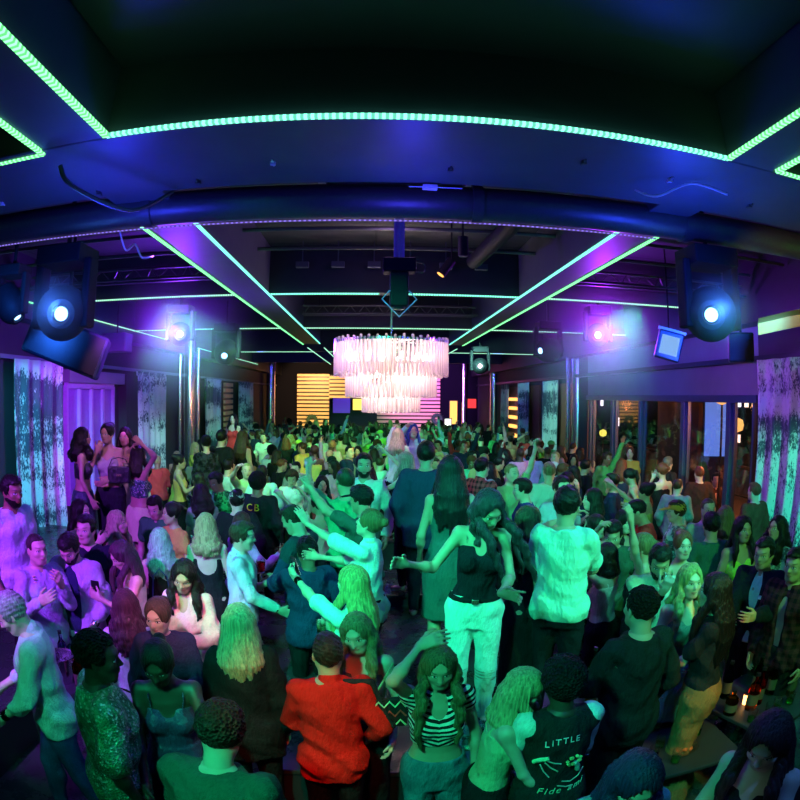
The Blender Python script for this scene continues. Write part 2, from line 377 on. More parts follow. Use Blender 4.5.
def bottom_sdf(K, bt, seed=0):
    S = Sdf(); kd = bt.get('kind', 'jeans'); w = bt.get('waist', 1.02); infl = bt.get('infl', .012)
    base = np.array(TORF if K['fe'] else TORM)*np.array([1,K['b'],K['b'],1])
    if kd == 'skirt':
        z1 = bt.get('len', .60); fl = bt.get('flare', .015)
        S.tube(K['O']-[0,0,1.0], np.eye(3), [(z1,.172+fl,.125+fl,-.004),(.75,.182+fl*.5,.135+fl*.5,-.008),(.86,.200,.146,-.016)]+[(z_, a_+(.026 if z_ < .95 else .012), b_+.016, y_) for z_, a_, b_, y_ in base if .9 < z_ < 1.12], .004, z1, w, .02)
        for i, g in enumerate((-1,1)): S.ell(K['hips'][i]+[-g*.014,-.055,.02], (.085+infl,.072+infl,.095+infl), None, .04)
        S.warp(cloth_warp(.0015, seed)); return S
    S.tube(K['O']-[0,0,1.0], np.eye(3), base[:5], infl+.003, .80, w, .03)
    add_legs(S, K, infl, bt.get('hem', .07), bt.get('flare', 0), loose=bt.get('loose', .004))
    S.warp(cloth_warp(bt.get('wr', .003), seed))
    return S
def shoe_sdf(K, i, kind='shoe'):
    S = Sdf(); A = K['an'][i]; g = (-1,1)[i]
    S.cone(A+[0,-.028,-.048], A+[0,.02,-.05], .038, .038, .02); S.cone(A+[0,.0,-.045], A+[g*.015,.145,-.062], .040, .030, .02)
    S.cone(A+[0,-.01,-.02], A+[0,-.01,.005], .043, .042, .02)
    S.rbox(A+[g*.008,.055,-.082], (.030,.115,.002), .008, RZ(-g*5), .008)
    return S
def beard_sdf(K):
    C, R = K['C'], K['HR']; q = 1.0; S = Sdf(); P = lambda x, y, z: C+R@np.array([x, y, z])
    S.ell(P(0,.022,-.030), (.0632,.0735,.0885), R); S.ell(P(0,.057,-.088), (.034,.0275,.0245), R, .03)
    for g in (-1,1): S.cone(P(g*.056,-.005,-.045), P(g*.022,.057,-.09), .0185, .0165, .03)
    n = R@np.array([0,-.25,-1.0]); n /= np.linalg.norm(n); S.cut(n, float(n@C)+.024)
    n = R@np.array([0,1,.15]); n /= np.linalg.norm(n); S.cut(n, float(n@C)-.022)
    S.ell(P(0,.095,-.054), (.022,.03,.010), R, .004, 's'); S.ell(P(0,.12,-.015), (.04,.04,.022), R, .006, 's')
    return S
def wear_ring(a, b, r, K=None):     # watch or bracelet
    S = Sdf(); S.cone(a, b, r, r, .003); return S

def compute(sp):
    """pure numpy: all meshes of one figure, in its own frame (metres, already scaled)"""
    K = skel(sp); D = sp.get('D', 4.0); s = sp.get('s', 1.0); seed = sp.get('seed', 0)
    hb = min(max(.0038*D, .009), .026)*QUAL; hh = min(max(.0019*D, .0048), .015)*QUAL; hd = min(max(.0016*D, .0042), .011)*QUAL
    out = []
    pcs = [body_sdf(K).mesh(hb), head_sdf(K).mesh(hh)]
    for i in (0, 1): pcs.append(hand_sdf(K, i).mesh(hd))
    V, Q = join(pcs); hc = ((V-K['C'])@K['HR'])/(.94 if K['fe'] else 1.0)
    out.append(('body', V*s, Q, hc, None))
    tops = sp.get('top', [])
    if isinstance(tops, dict): tops = [tops]
    for j, t in enumerate(tops):
        V, Q = top_sdf(K, t, seed).mesh(hb*(.85)); out.append((t.get('name', 'shirt'), V*s, Q, None, t))
    bt = sp.get('bottom')
    if bt: V, Q = bottom_sdf(K, bt, seed).mesh(hb); out.append((bt.get('name', 'trousers'), V*s, Q, None, bt))
    if sp.get('belt'):
        S = Sdf(); T = np.array(TORF if K['fe'] else TORM)*np.array([1,K['b'],K['b'],1]); S.tube(K['O']-[0,0,1.0], np.eye(3), T[:5], .024, .985, 1.022); V, Q = S.mesh(hb*.7); out.append(('belt', V*s, Q, None, dict(c=(.01,.01,.015))))
        S = Sdf(); S.rbox(K['O']+[0,.136,.003], (.02,.003,.015), .003); V, Q = S.mesh(.005); out.append(('belt_buckle', V*s, Q, None, dict(c=(.7,.65,.5), mat='metal')))
    hr = sp.get('hair')
    if hr:
        if hr['kind'] in ('cap', 'beanie') and hr.get('under', True):
            V, Q = hair_sdf(K, dict(kind='short'), seed).mesh(hh); out.append(('hair', V*s, Q, None, dict(c=hr.get('hc', (.015,.01,.008)), mat='hair')))
        V, Q = hair_sdf(K, hr, seed).mesh(hh*1.15 if hr['kind'] in ('long','wavy','curly') else hh)
        out.append(({'cap':'cap','beanie':'beanie'}.get(hr['kind'], 'hair'), V*s, Q, None, dict(c=hr.get('c', (.015,.01,.008)), mat='cloth' if hr['kind'] in ('cap','beanie') else ('curls' if hr['kind']=='afro' else 'hair'))))
    if sp.get('beard'):
        V, Q = beard_sdf(K).mesh(hh); out.append(('beard', V*s, Q, None, dict(c=sp.get('beardc', (.012,.009,.007)), mat='hair')))
    if sp.get('shoes', True) and D < 5.2:
        for i in (0,1): V, Q = shoe_sdf(K, i).mesh(hb); out.append(('shoe', V*s, Q, None, dict(c=sp.get('shoec', (.02,.02,.02)))))
    for side in sp.get('watch', ()):
        A = K['arms'][side]; d = nrm(A['W']-A['E']); r = (.024 if K['fe'] else .030)+.004; p = A['W']-d*.045
        V, Q = wear_ring(p-d*.002, p+d*.012, r).mesh(.005); out.append(('bracelet', V*s, Q, None, dict(c=sp.get('watchc', (.03,.03,.03)), mat='metal')))
    for ex in sp.get('extra', ()): out.append(ex(K, s, hb))
    return out, K

# ------------------------------------------------------------------ Blender side
def mk_mesh(name, V, Q, smooth=True):
    me = bpy.data.meshes.new(name); V = np.asarray(V, f32); Q = np.asarray(Q, np.int32)
    me.vertices.add(len(V)); me.vertices.foreach_set('co', V.reshape(-1))
    me.loops.add(Q.size); me.loops.foreach_set('vertex_index', Q.reshape(-1))
    me.polygons.add(len(Q)); me.polygons.foreach_set('loop_start', np.arange(len(Q), dtype=np.int32)*4)
    try: me.polygons.foreach_set('loop_total', np.full(len(Q), 4, np.int32))
    except Exception: pass
    me.polygons.foreach_set('use_smooth', np.full(len(Q), smooth))
    me.update(); me.validate(); return me
def tag(o, label=None, cat=None, group=None, kind=None):
    if label: o['label'] = label
    if cat: o['category'] = cat
    if group: o['group'] = group
    if kind: o['kind'] = kind
    return o
# ------------------------------------------------------------------ materials
MATS = {}
class NT:
    def __init__(s, name):
        s.m = bpy.data.materials.new(name); s.m.use_nodes = True; s.t = s.m.node_tree; s.N = s.t.nodes; s.L = s.t.links
        s.N.clear(); s.out = s.N.new('ShaderNodeOutputMaterial')
    def n(s, typ, **kw):
        nd = s.N.new('ShaderNode'+typ)
        for k, v in kw.items():
            if k.startswith('_'): setattr(nd, k[1:], v)
        return nd
    def put(s, inp, v):
        if isinstance(v, bpy.types.NodeSocket): s.L.new(v, inp)
        elif v is not None:
            try: inp.default_value = v
            except Exception: inp.default_value = (v[0], v[1], v[2], 1)
    def math(s, op, a, b=None, c=None):
        nd = s.n('Math', _operation=op); s.put(nd.inputs[0], a)
        if b is not None: s.put(nd.inputs[1], b)
        if c is not None: s.put(nd.inputs[2], c)
        return nd.outputs[0]
    def mix(s, f, a, b, blend='MIX'):
        nd = s.n('MixRGB', _blend_type=blend); s.put(nd.inputs[0], f); s.put(nd.inputs[1], a if isinstance(a, bpy.types.NodeSocket) else (*a[:3], 1)); s.put(nd.inputs[2], b if isinstance(b, bpy.types.NodeSocket) else (*b[:3], 1)); return nd.outputs[0]
    def sep(s, v): nd = s.n('SeparateXYZ'); s.L.new(v, nd.inputs[0]); return nd.outputs
    def tc(s, w='Object'): return s.n('TexCoord').outputs[w]
    def map(s, v, sc=(1,1,1), rot=(0,0,0)):
        nd = s.n('Mapping'); s.L.new(v, nd.inputs[0]); nd.inputs['Scale'].default_value = sc; nd.inputs['Rotation'].default_value = rot; return nd.outputs[0]
    def noise(s, v, sc, det=3, rough=.5): nd = s.n('TexNoise'); s.L.new(v, nd.inputs['Vector']); nd.inputs['Scale'].default_value = sc; nd.inputs['Detail'].default_value = det; nd.inputs['Roughness'].default_value = rough; return nd.outputs[0]
    def vor(s, v, sc, out='Distance', feat='F1'): nd = s.n('TexVoronoi', _feature=feat); s.L.new(v, nd.inputs['Vector']); nd.inputs['Scale'].default_value = sc; return nd.outputs[out]
    def ramp(s, f, stops):
        nd = s.n('ValToRGB'); s.L.new(f, nd.inputs[0]); e = nd.color_ramp.elements
        while len(e) < len(stops): e.new(.5)
        for i, (p, c) in enumerate(stops): e[i].position = p; e[i].color = (*c[:3], 1) if hasattr(c, '__len__') else (c, c, c, 1)
        return nd.outputs[0]
    def bump(s, h, st=.3, d=.01): nd = s.n('Bump'); s.L.new(h, nd.inputs['Height']); nd.inputs['Strength'].default_value = st; nd.inputs['Distance'].default_value = d; return nd.outputs[0]
    def pbr(s, base, rough=.6, metal=0., nor=None, spec=.5, em=None, es=0., trans=0., alpha=None, sheen=0., sss=0.):
        b = s.n('BsdfPrincipled'); s.put(b.inputs['Base Color'], base if isinstance(base, bpy.types.NodeSocket) else (*base[:3], 1)); s.put(b.inputs['Roughness'], rough); s.put(b.inputs['Metallic'], metal)
        s.put(b.inputs['Specular IOR Level'], spec); s.put(b.inputs['Transmission Weight'], trans)
        if sheen: s.put(b.inputs['Sheen Weight'], sheen)
        if nor is not None: s.L.new(nor, b.inputs['Normal'])
        if em is not None: s.put(b.inputs['Emission Color'], em if isinstance(em, bpy.types.NodeSocket) else (*em[:3], 1)); s.put(b.inputs['Emission Strength'], es)
        if alpha is not None: s.put(b.inputs['Alpha'], alpha)
        s.L.new(b.outputs[0], s.out.inputs[0]); return b
    def ocol(s): return s.n('ObjectInfo').outputs['Color']
def simple(name, c, rough=.6, metal=0., spec=.5, em=None, es=0., nz=0., nsc=20., var=.15):
    if name in MATS: return MATS[name]
    t = NT(name); base = c; nor = None
    if nz or var:
        no = t.noise(t.tc(), nsc, 4); base = t.mix(no, [x*(1-var) for x in c[:3]], [min(x*(1+var), 1) for x in c[:3]])
        if nz: nor = t.bump(no, nz, .01)
    t.pbr(base, rough, metal, nor, spec, em, es); MATS[name] = t.m; return t.m
def make_mats():
    # skin with painted features
    t = NT('skin'); at = t.n('Attribute', _attribute_name='hc').outputs['Vector']; x, y, z = t.sep(at); ax = t.math('ABSOLUTE', x)
    def ell(cx, cz, rx, rz, yy, u=ax):
        a = t.math('POWER', t.math('DIVIDE', t.math('SUBTRACT', u, cx), rx), 2.0); b = t.math('POWER', t.math('DIVIDE', t.math('SUBTRACT', z, cz), rz), 2.0)
        return t.math('MULTIPLY', t.math('LESS_THAN', t.math('ADD', a, b), 1.0), t.math('GREATER_THAN', y, yy))
    sk = t.ocol(); no = t.noise(t.tc(), 14, 4)
    sk = t.mix(t.math('MULTIPLY', no, .35), sk, (.35,.12,.08), 'MULTIPLY')
    c = t.mix(ell(0, -.0545, .024, .0105, .06, x), sk, (.35,.05,.06)); c = t.mix(.5, c, sk)
    lip = ell(0, -.0545, .024, .0105, .06, x); c = t.mix(lip, sk, t.mix(.55, sk, (.32,.03,.05)))
    c = t.mix(t.math('MULTIPLY', ell(.036, .0365, .018, .0034, .04), .7), c, (.02,.012,.01))
    c = t.mix(ell(.0325, .009, .0165, .0088, .04), c, (.025,.015,.012))
    c = t.mix(ell(.0325, .0078, .0136, .0062, .04), c, (.72,.70,.68))
    c = t.mix(ell(.0325, .0085, .0058, .0058, .04), c, (.02,.012,.01))
    t.pbr(c, .48, 0, t.bump(t.noise(t.tc(), 180, 3), .12, .003), .45); MATS['skin'] = t.m
    # cloth family
    def cl(name, colfn, rough=.85, bumpfn=None, sheen=0., metal=0., spec=.12):
        t = NT(name); c = colfn(t); o = t.tc(); h = t.noise(t.map(o, (1,1,.45)), 13, 5, .6)
        nor = t.bump(h, .8, .05) if bumpfn is None else bumpfn(t)
        t.pbr(c, rough, metal, nor, spec, sheen=sheen); MATS[name] = t.m
    cl('cloth', lambda t: t.mix(t.noise(t.tc(), 60, 3), t.ocol(), t.mix(1.0, t.ocol(), (.8,.8,.8), 'MULTIPLY')))
    cl('denim', lambda t: t.mix(t.ramp(t.noise(t.map(t.tc(), (1,1,.5)), 9, 6, .65), [(.42,0),(.62,1)]), t.mix(1.0, t.ocol(), (.6,.62,.68), 'MULTIPLY'), t.ocol()))
    def ripped(t):
        x, y, z = t.sep(t.tc()); m = t.math('MULTIPLY', t.math('COMPARE', z, .47, .05), t.math('GREATER_THAN', t.noise(t.map(t.tc(), (1,1,9)), 9, 2), .56))
        return t.mix(m, t.ocol(), (.35,.30,.28))
    cl('ripped_denim', ripped)
    def satin(t): return t.ocol()
    cl('satin', satin, rough=.32, sheen=0, spec=.4)
    cl('leather', satin, rough=.35, sheen=0, spec=.5)
    def stripes(t):
        x, y, z = t.sep(t.tc()); zz = t.math('ADD', z, t.math('MULTIPLY', t.math('ABSOLUTE', x), -.35)); w = t.math('SINE', t.math('MULTIPLY', zz, 2*math.pi/.030))
        return t.mix(t.math('GREATER_THAN', w, .05), (.012,.012,.015), t.ocol())
    cl('stripes', stripes)
    def trackstripe(t): return t.ocol()
    def plaid(t):
        x, y, z = t.sep(t.tc()); a = t.math('GREATER_THAN', t.math('SINE', t.math('MULTIPLY', x, 2*math.pi/.055)), .1); b = t.math('GREATER_THAN', t.math('SINE', t.math('MULTIPLY', z, 2*math.pi/.06)), .1)
        return t.mix(t.math('MULTIPLY', t.math('ADD', a, b), .48), t.ocol(), (.012,.008,.01))
    cl('plaid', plaid)
    def camo(t): return t.mix(t.ramp(t.noise(t.tc(), 14, 5, .7), [(.46,0),(.54,1)]), t.ocol(), t.mix(1.0, t.ocol(), (.18,.2,.2), 'MULTIPLY'))
    cl('lace', camo)
    t = NT('sequin'); v = t.vor(t.tc(), 95); w = t.vor(t.tc(), 95, 'Color'); big = t.noise(t.tc(), 13, 4, .65)
    c = t.mix(t.ramp(big, [(.4,0),(.62,1)]), t.mix(1., t.ocol(), (.3,.3,.3), 'MULTIPLY'), t.ocol())
    c = t.mix(t.math('GREATER_THAN', t.sep(w)[0], .82), c, t.mix(.6, c, (.9,.95,.9)))
    t.pbr(c, .38, .55, t.bump(t.math('ADD', v, big), .8, .012), .6); MATS['sequin'] = t.m
    # hair
    t = NT('hair'); o = t.map(t.tc(), (55,55,3.2)); h = t.noise(o, 1.6, 4, .6); c = t.mix(t.ramp(h, [(.3,0),(.72,1)]), t.mix(1., t.ocol(), (.35,.35,.38), 'MULTIPLY'), t.ocol())
    t.pbr(c, .40, 0, t.bump(h, .9, .012), .22); MATS['hair'] = t.m
    t = NT('curls'); h = t.vor(t.tc(), 70); t.pbr(t.mix(h, t.mix(1., t.ocol(), (.4,.4,.4), 'MULTIPLY'), t.ocol()), .7, 0, t.bump(h, 1., .02), .12); MATS['curls'] = t.m
    t = NT('metal'); t.pbr(t.ocol(), .22, .95); MATS['metal'] = t.m
    t = NT('plastic'); t.pbr(t.ocol(), .3, 0); MATS['plastic'] = t.m
    t = NT('glass'); g = t.n('BsdfGlass'); g.inputs['Color'].default_value = (.93,.98,.97,1); g.inputs['Roughness'].default_value = .03; g.inputs['IOR'].default_value = 1.35
    tr = t.n('BsdfTransparent'); mx = t.n('MixShader'); mx.inputs[0].default_value = .55; t.L.new(g.outputs[0], mx.inputs[1]); t.L.new(tr.outputs[0], mx.inputs[2]); t.L.new(mx.outputs[0], t.out.inputs[0]); MATS['glass'] = t.m
    t = NT('tinted_glass'); g = t.n('BsdfGlass'); t.put(g.inputs['Color'], t.ocol()); g.inputs['Roughness'].default_value = .05; g.inputs['IOR'].default_value = 1.4; t.L.new(g.outputs[0], t.out.inputs[0]); MATS['tinted_glass'] = t.m
    t = NT('window_glass'); tr = t.n('BsdfTransparent'); tr.inputs[0].default_value = (.85,.88,.92,1); gl = t.n('BsdfGlossy'); gl.inputs['Roughness'].default_value = .02; mx = t.n('MixShader'); fr = t.n('Fresnel'); fr.inputs[0].default_value = 1.5
    t.L.new(t.math('MINIMUM', t.math('ADD', fr.outputs[0], .03), .16), mx.inputs[0]); t.L.new(tr.outputs[0], mx.inputs[1]); t.L.new(gl.outputs[0], mx.inputs[2]); t.L.new(mx.outputs[0], t.out.inputs[0]); MATS['window_glass'] = t.m
    def emis(name, c, s):
        t = NT(name); e = t.n('Emission'); e.inputs[0].default_value = (*c, 1); e.inputs[1].default_value = s; t.L.new(e.outputs[0], t.out.inputs[0]); MATS[name] = t.m; return t
    # led strips: beads of light along a diffuser
    for nm, c, s in (('led_green', (.20,1.,.33), 2.6), ('led_aqua', (.20,1.,.68), 2.4), ('led_pale', (.42,1.,.66), 1.6), ('led_yellow', (.75,1.,.15), 1.6), ('led_violet', (.32,.22,1.), .9)):
        t = NT(nm); o = t.tc('Generated'); L = t.n('Attribute', _attribute_name='along').outputs['Fac']
        w = t.math('SINE', t.math('MULTIPLY', L, 2*math.pi/.033)); k = t.math('MULTIPLY_ADD', t.math('GREATER_THAN', w, .0), .75, .35)
        e = t.n('Emission'); e.inputs[0].default_value = (*c, 1); t.L.new(t.math('MULTIPLY', k, s), e.inputs[1]); t.L.new(e.outputs[0], t.out.inputs[0]); MATS[nm] = t.m
    emis('lens_blue', (.30,.62,1.), 4); emis('lens_violet', (.80,.62,1.), 9); emis('lens_magenta', (1.,.70,1.), 9); emis('backlight_amber', (1.,.45,.12), 6); emis('bulb', (1.,.80,.76), 32); emis('screen_blue', (.25,.5,1.), .9); emis('phone_screen', (.6,.8,1.), 1.5)
    emis('lit_amber', (1.,.42,.10), 2.2); emis('lit_pink', (1.,.25,.75), 1.6); emis('lit_yellow', (1.,.75,.10), 2.0); emis('lit_white', (.9,1.,.85), 2.6); emis('lit_red', (1.,.04,.05), 1.6)
    # crystal rods: frosted glass lit by the bulbs behind
    t = NT('crystal'); d = t.n('BsdfTranslucent'); d.inputs[0].default_value = (.95,.86,.86,1); g = t.n('BsdfGlossy'); g.inputs[1].default_value = .08; g.inputs[0].default_value = (1,1,1,1)
    lw = t.n('LayerWeight'); lw.inputs[0].default_value = .35; m1 = t.n('MixShader'); t.L.new(lw.outputs[1], m1.inputs[0]); t.L.new(d.outputs[0], m1.inputs[1]); t.L.new(g.outputs[0], m1.inputs[2])
    tr = t.n('BsdfTransparent'); tr.inputs[0].default_value = (.97,.92,.92,1); m2 = t.n('MixShader'); m2.inputs[0].default_value = .38; t.L.new(m1.outputs[0], m2.inputs[1]); t.L.new(tr.outputs[0], m2.inputs[2]); t.L.new(m2.outputs[0], t.out.inputs[0]); MATS['crystal'] = t.m
    # curtain: pale velvet with dark distressed bands
    t = NT('curtain'); o = t.tc(); x, y, z = t.sep(o)
    band = t.noise(t.map(o, (.12,.12,1.15)), 1.6, 2); sp = t.noise(t.map(o, (1,1,.38)), 46, 4, .7); mid = t.noise(t.map(o, (1,1,.30)), 9, 4, .7)
    m = t.math('ADD', t.math('MULTIPLY', t.math('SUBTRACT', band, .52), 1.7), t.math('ADD', t.math('MULTIPLY', t.math('SUBTRACT', sp, .5), 1.1), t.math('MULTIPLY', t.math('SUBTRACT', mid, .5), .8)))
    c = t.mix(t.ramp(t.math('ADD', m, .5), [(.42,0),(.56,1)]), (.60,.64,.62), (.03,.05,.08))
    t.pbr(c, .55, 0, None, .5, sheen=.3); MATS['curtain'] = t.m
    # ceiling panels
    t = NT('ceiling_panel'); o = t.tc(); br = t.n('TexBrick'); t.L.new(t.map(o, (1,1,1)), br.inputs[0]); br.inputs['Scale'].default_value = 1; br.inputs['Mortar Size'].default_value = .015; br.inputs['Brick Width'].default_value = 2.4; br.inputs['Row Height'].default_value = 1.2; br.offset = 0
    br.inputs['Color1'].default_value = (.045,.042,.05,1); br.inputs['Color2'].default_value = (.055,.05,.058,1); br.inputs['Mortar'].default_value = (.01,.01,.012,1)
    t.pbr(t.mix(t.math('MULTIPLY', t.noise(o, 5, 5), .6), br.outputs[0], (.015,.015,.02)), .6, 0, t.bump(t.noise(o, 9, 4), .2, .02)); MATS['ceiling_panel'] = t.m
    t = NT('floor'); o = t.tc(); n1 = t.noise(o, 3.5, 6, .7); sc = t.vor(o, 9); t.pbr(t.mix(n1, (.012,.013,.015), (.045,.045,.05)), t.ramp(n1, [(.3,.12),(.7,.45)]), 0, t.bump(n1, .1, .01)); MATS['floor'] = t.m
    # slats
    t = NT('slat'); o = t.tc(); h = t.noise(t.map(o, (.6,6,6)), 4, 4); t.pbr(t.mix(h, (.55,.33,.16), (.75,.5,.27)), .55, 0); MATS['slat'] = t.m
    # night facade with lit windows
    t = NT('facade'); o = t.tc(); x, y, z = t.sep(o); u = t.math('MULTIPLY', t.math('ADD', x, y), .22)
    cy = t.n('CombineXYZ'); t.L.new(t.math('FLOOR', t.math('MULTIPLY', u, 1.6)), cy.inputs[0]); t.L.new(t.math('FLOOR', t.math('MULTIPLY', z, .26)), cy.inputs[1])
    wn = t.n('TexWhiteNoise', _noise_dimensions='3D'); t.L.new(cy.outputs[0], wn.inputs['Vector']); lit = t.math('GREATER_THAN', wn.outputs['Value'], .80)
    fx = t.math('COMPARE', t.math('FRACT', t.math('MULTIPLY', u, 1.6)), .5, .28); fz = t.math('COMPARE', t.math('FRACT', t.math('MULTIPLY', z, .26)), .5, .22)
    k = t.math('MULTIPLY', t.math('MULTIPLY', fx, fz), lit); b = t.pbr((.012,.012,.018), .8, em=t.mix(t.sep(wn.outputs['Color'])[1], (1,.45,.15), (.8,.85,1.)), es=0.); t.L.new(t.math('MULTIPLY', k, 4.), b.inputs['Emission Strength']); MATS['facade'] = t.m
make_mats()
simple('black_metal', (.012,.012,.016), .38, .3, nz=.1); simple('dark_paint', (.02,.021,.028), .5, nz=.15, nsc=8); simple('beam_paint', (.075,.08,.10), .5, nz=.15, nsc=6); simple('wall_dark', (.035,.03,.04), .7, nz=.2, nsc=4)
simple('matte_black', (.010,.010,.014), .65, 0, .2, nz=.1); simple('wall_back_dark', (.006,.006,.010), 1., 0, 0.); simple('label_dull', (.07,.055,.035), .7); simple('wall_pale', (.20,.21,.26), .7, nz=.1, nsc=3); simple('chrome', (.85,.86,.9), .20, 1., var=0); simple('duct_metal', (.10,.11,.10), .45, .6, nz=.2, nsc=30); simple('frame_blue', (.06,.09,.16), .4, .4)
simple('brown_wood', (.09,.035,.02), .5, nz=.2, nsc=12); simple('sofa', (.03,.025,.03), .45, nz=.2, nsc=30); simple('white_plastic', (.8,.8,.8), .4, var=0); simple('yellow_light_tint', (.85,.62,.03), .45, var=.05); simple('violet_fabric', (.45,.30,.62), .7)
simple('mesh_screen', (.02,.02,.03), .3, .2); simple('paper_white', (.8,.8,.78), .8); simple('cork', (.8,.75,.6), .7)

# ------------------------------------------------------------------ mesh builder for the room
class MB:
    def __init__(s): s.v, s.f, s.a = [], [], []
    def box(s, x0, x1, y0, y1, z0, z1, M=None):
        o = len(s.v); P = [(x, y, z) for x in (x0, x1) for y in (y0, y1) for z in (z0, z1)]
        if M is not None: P = [tuple(M@Vector(p)) for p in P]
        s.v += P; s.f += [tuple(o+i for i in q) for q in ((0,1,3,2),(4,6,7,5),(0,4,5,1),(2,3,7,6),(0,2,6,4),(1,5,7,3))]; return s
    def tube(s, pts, r, n=10, cap=True):
        pts = [Vector(p) for p in pts]; rs = r if isinstance(r, (list, tuple)) else [r]*len(pts); o = len(s.v); prev = None
        for i, p in enumerate(pts):
            t = (pts[min(i+1, len(pts)-1)]-pts[max(i-1, 0)]).normalized()
            a = Vector((0,0,1)) if abs(t.z) < .9 else Vector((1,0,0))
            if prev is not None: a = prev
            u = t.cross(a).normalized(); w = u.cross(t).normalized(); prev = w
            for k in range(n):
                an = 2*math.pi*k/n; s.v.append(tuple(p+(u*math.cos(an)+w*math.sin(an))*rs[i]))
        for i in range(len(pts)-1):
            for k in range(n): a = o+i*n+k; b = o+i*n+(k+1) % n; s.f.append((a, b, b+n, a+n))
        if cap: s.f.append(tuple(o+k for k in reversed(range(n)))); s.f.append(tuple(o+(len(pts)-1)*n+k for k in range(n)))
        return s
    def lathe(s, prof, c=(0,0,0), n=16, M=None, cap=True):
        o = len(s.v)
        for r, z in prof:
            for k in range(n):
                a = 2*math.pi*k/n; p = Vector((r*math.cos(a), r*math.sin(a), z))
                if M is not None: p = M@p
                s.v.append((p[0]+c[0], p[1]+c[1], p[2]+c[2]))
        for i in range(len(prof)-1):
            for k in range(n): a = o+i*n+k; b = o+i*n+(k+1) % n; s.f.append((a, b, b+n, a+n))
        if cap: s.f.append(tuple(o+k for k in reversed(range(n)))); s.f.append(tuple(o+(len(prof)-1)*n+k for k in range(n)))
        return s
    def build(s, name, mat, parent=None, smooth=False, bevel=0., loc=None, color=None):
        me = bpy.data.meshes.new(name); me.from_pydata(s.v, [], s.f); me.materials.append(MATS[mat] if isinstance(mat, str) else mat); me.update()
        o = bpy.data.objects.new(name, me); COL.objects.link(o)
        if parent is not None: o.parent = parent
        if loc is not None: o.location = loc
        if color: o.color = (*color[:3], 1)
        if smooth:
            me.polygons.foreach_set('use_smooth', [True]*len(me.polygons))
            try: me.set_sharp_from_angle(angle=.7)
            except Exception: pass
        if bevel: b = o.modifiers.new('bevel', 'BEVEL'); b.width = bevel; b.segments = 2; b.limit_method = 'ANGLE'
        return o
def empty(name, loc=(0,0,0), rz=0, label=None, cat=None, group=None):
    o = bpy.data.objects.new(name, None); COL.objects.link(o); o.location = loc; o.rotation_euler = (0,0,rz); o.empty_display_size = .1; return tag(o, label, cat, group)
def copy_tree(o, parent=None, dcol=None):
    c = o.copy(); COL.objects.link(c)
    if parent is not None: c.parent = parent
    for ch in list(o.children): copy_tree(ch, c)
    return c
def struct(name, mb, mat, **k): return tag(mb.build(name, mat, **k), kind='structure')

# ------------------------------------------------------------------ room shell
ZL = 4.10      # level of the light strips
ZT = 4.75      # black ceiling above
XL, XR, YB = -5.30, 5.50, 30.5
struct('floor', MB().box(XL-.2, XR+.2, -3.2, YB+.2, -.2, 0), 'floor')
struct('ceiling', MB().box(XL-.2, XR+.2, -3.2, YB+.2, ZT, ZT+.2), 'ceiling_panel')
struct('wall_front', MB().box(XL-.2, XR+.2, -3.4, -3.2, 0, ZT), 'wall_dark')
struct('wall_left', MB().box(XL-.2, XL, -3.2, YB, 0, ZT), 'wall_dark')
# back wall with a wide opening (between px 329 and 376) onto a further room
wb = MB().box(XL-.2, at_y(329,420,YB)[0], YB, YB+.2, 0, ZT).box(at_y(377,420,YB)[0], XR+.2, YB, YB+.2, 0, ZT).box(at_y(329,420,YB)[0], at_y(377,420,YB)[0], YB, YB+.2, at_y(350,397,YB)[2], ZT)
struct('wall_back', wb, 'wall_back_dark')
struct('floor_back_room', MB().box(-6, 4, YB+.2, YB+5, -.2, 0), 'floor'); struct('wall_back_room', MB().box(-6, 4, YB+4.9, YB+5, 0, ZT), 'wall_dark')
# right wall: pale header over a glazed front, frames at the photographed rhythm
wy = [at_x(px, 395, XR)[1] for px in (757, 731, 685, 642, 614, 592)]
y_end = wy[-1]; z_head = 2.86
struct('wall_right', MB().box(XR, XR+.2, -3.2, wy[0]-.05, 0, ZT).box(XR, XR+.2, y_end+.3, YB, 0, ZT), 'wall_dark')
struct('wall_right_header', MB().box(XR, XR+.2, wy[0]-.05, y_end+.3, z_head, ZT), 'wall_pale')
fr = MB().box(XR-.06, XR+.10, wy[0]-.05, y_end+.3, z_head-.12, z_head)
struct('trim_1', fr, 'frame_blue', bevel=.01)
for i, y in enumerate(wy[1:]):
    w = .13 if i != 2 else .10
    struct('window_frame_%d' % (i+1), MB().box(XR-.06, XR+.10, y-w/2, y+w/2, 0, z_head-.12), 'frame_blue', bevel=.01)
for i in range(len(wy)-1):
    y0, y1 = wy[i]+.07, wy[i+1]-.07
    w = empty('window_%d' % (i+1), (XR+.03, 0, 0)); tag(w, kind='structure')
    MB().box(-.006, .006, y0, y1, .1, z_head-.12).build('pane', 'window_glass', w)
    MB().box(-.03, .03, y0, y1, .0, .1).box(-.03, .03, y0, y0+.05, .1, z_head-.12).box(-.03, .03, y1-.05, y1, .1, z_head-.12).build('sash', 'frame_blue', w)
# one bay is a solid reddish brown panel (px 642-683), set on the terrace side
struct('partition_brown', MB().box(XR+.5, XR+.6, wy[2]+.3, wy[3]+.2, 0, z_head), 'brown_wood')
# soffit ledge above the windows, from wall out to the light strip
struct('ceiling_soffit_right', MB().box(XR-.35, XR, -3.2, YB, 3.86, ZT), 'dark_paint')
struct('ceiling_soffit_left', MB().box(XL, XL+.35, -3.2, YB, 3.86, ZT), 'dark_paint')
struct('trim_2', MB().box(XR-.10, XR, -3.2, YB, 3.34, 3.42), 'black_metal'); struct('trim_3', MB().box(XL, XL+.10, -3.2, YB, 3.30, 3.36), 'wall_pale')
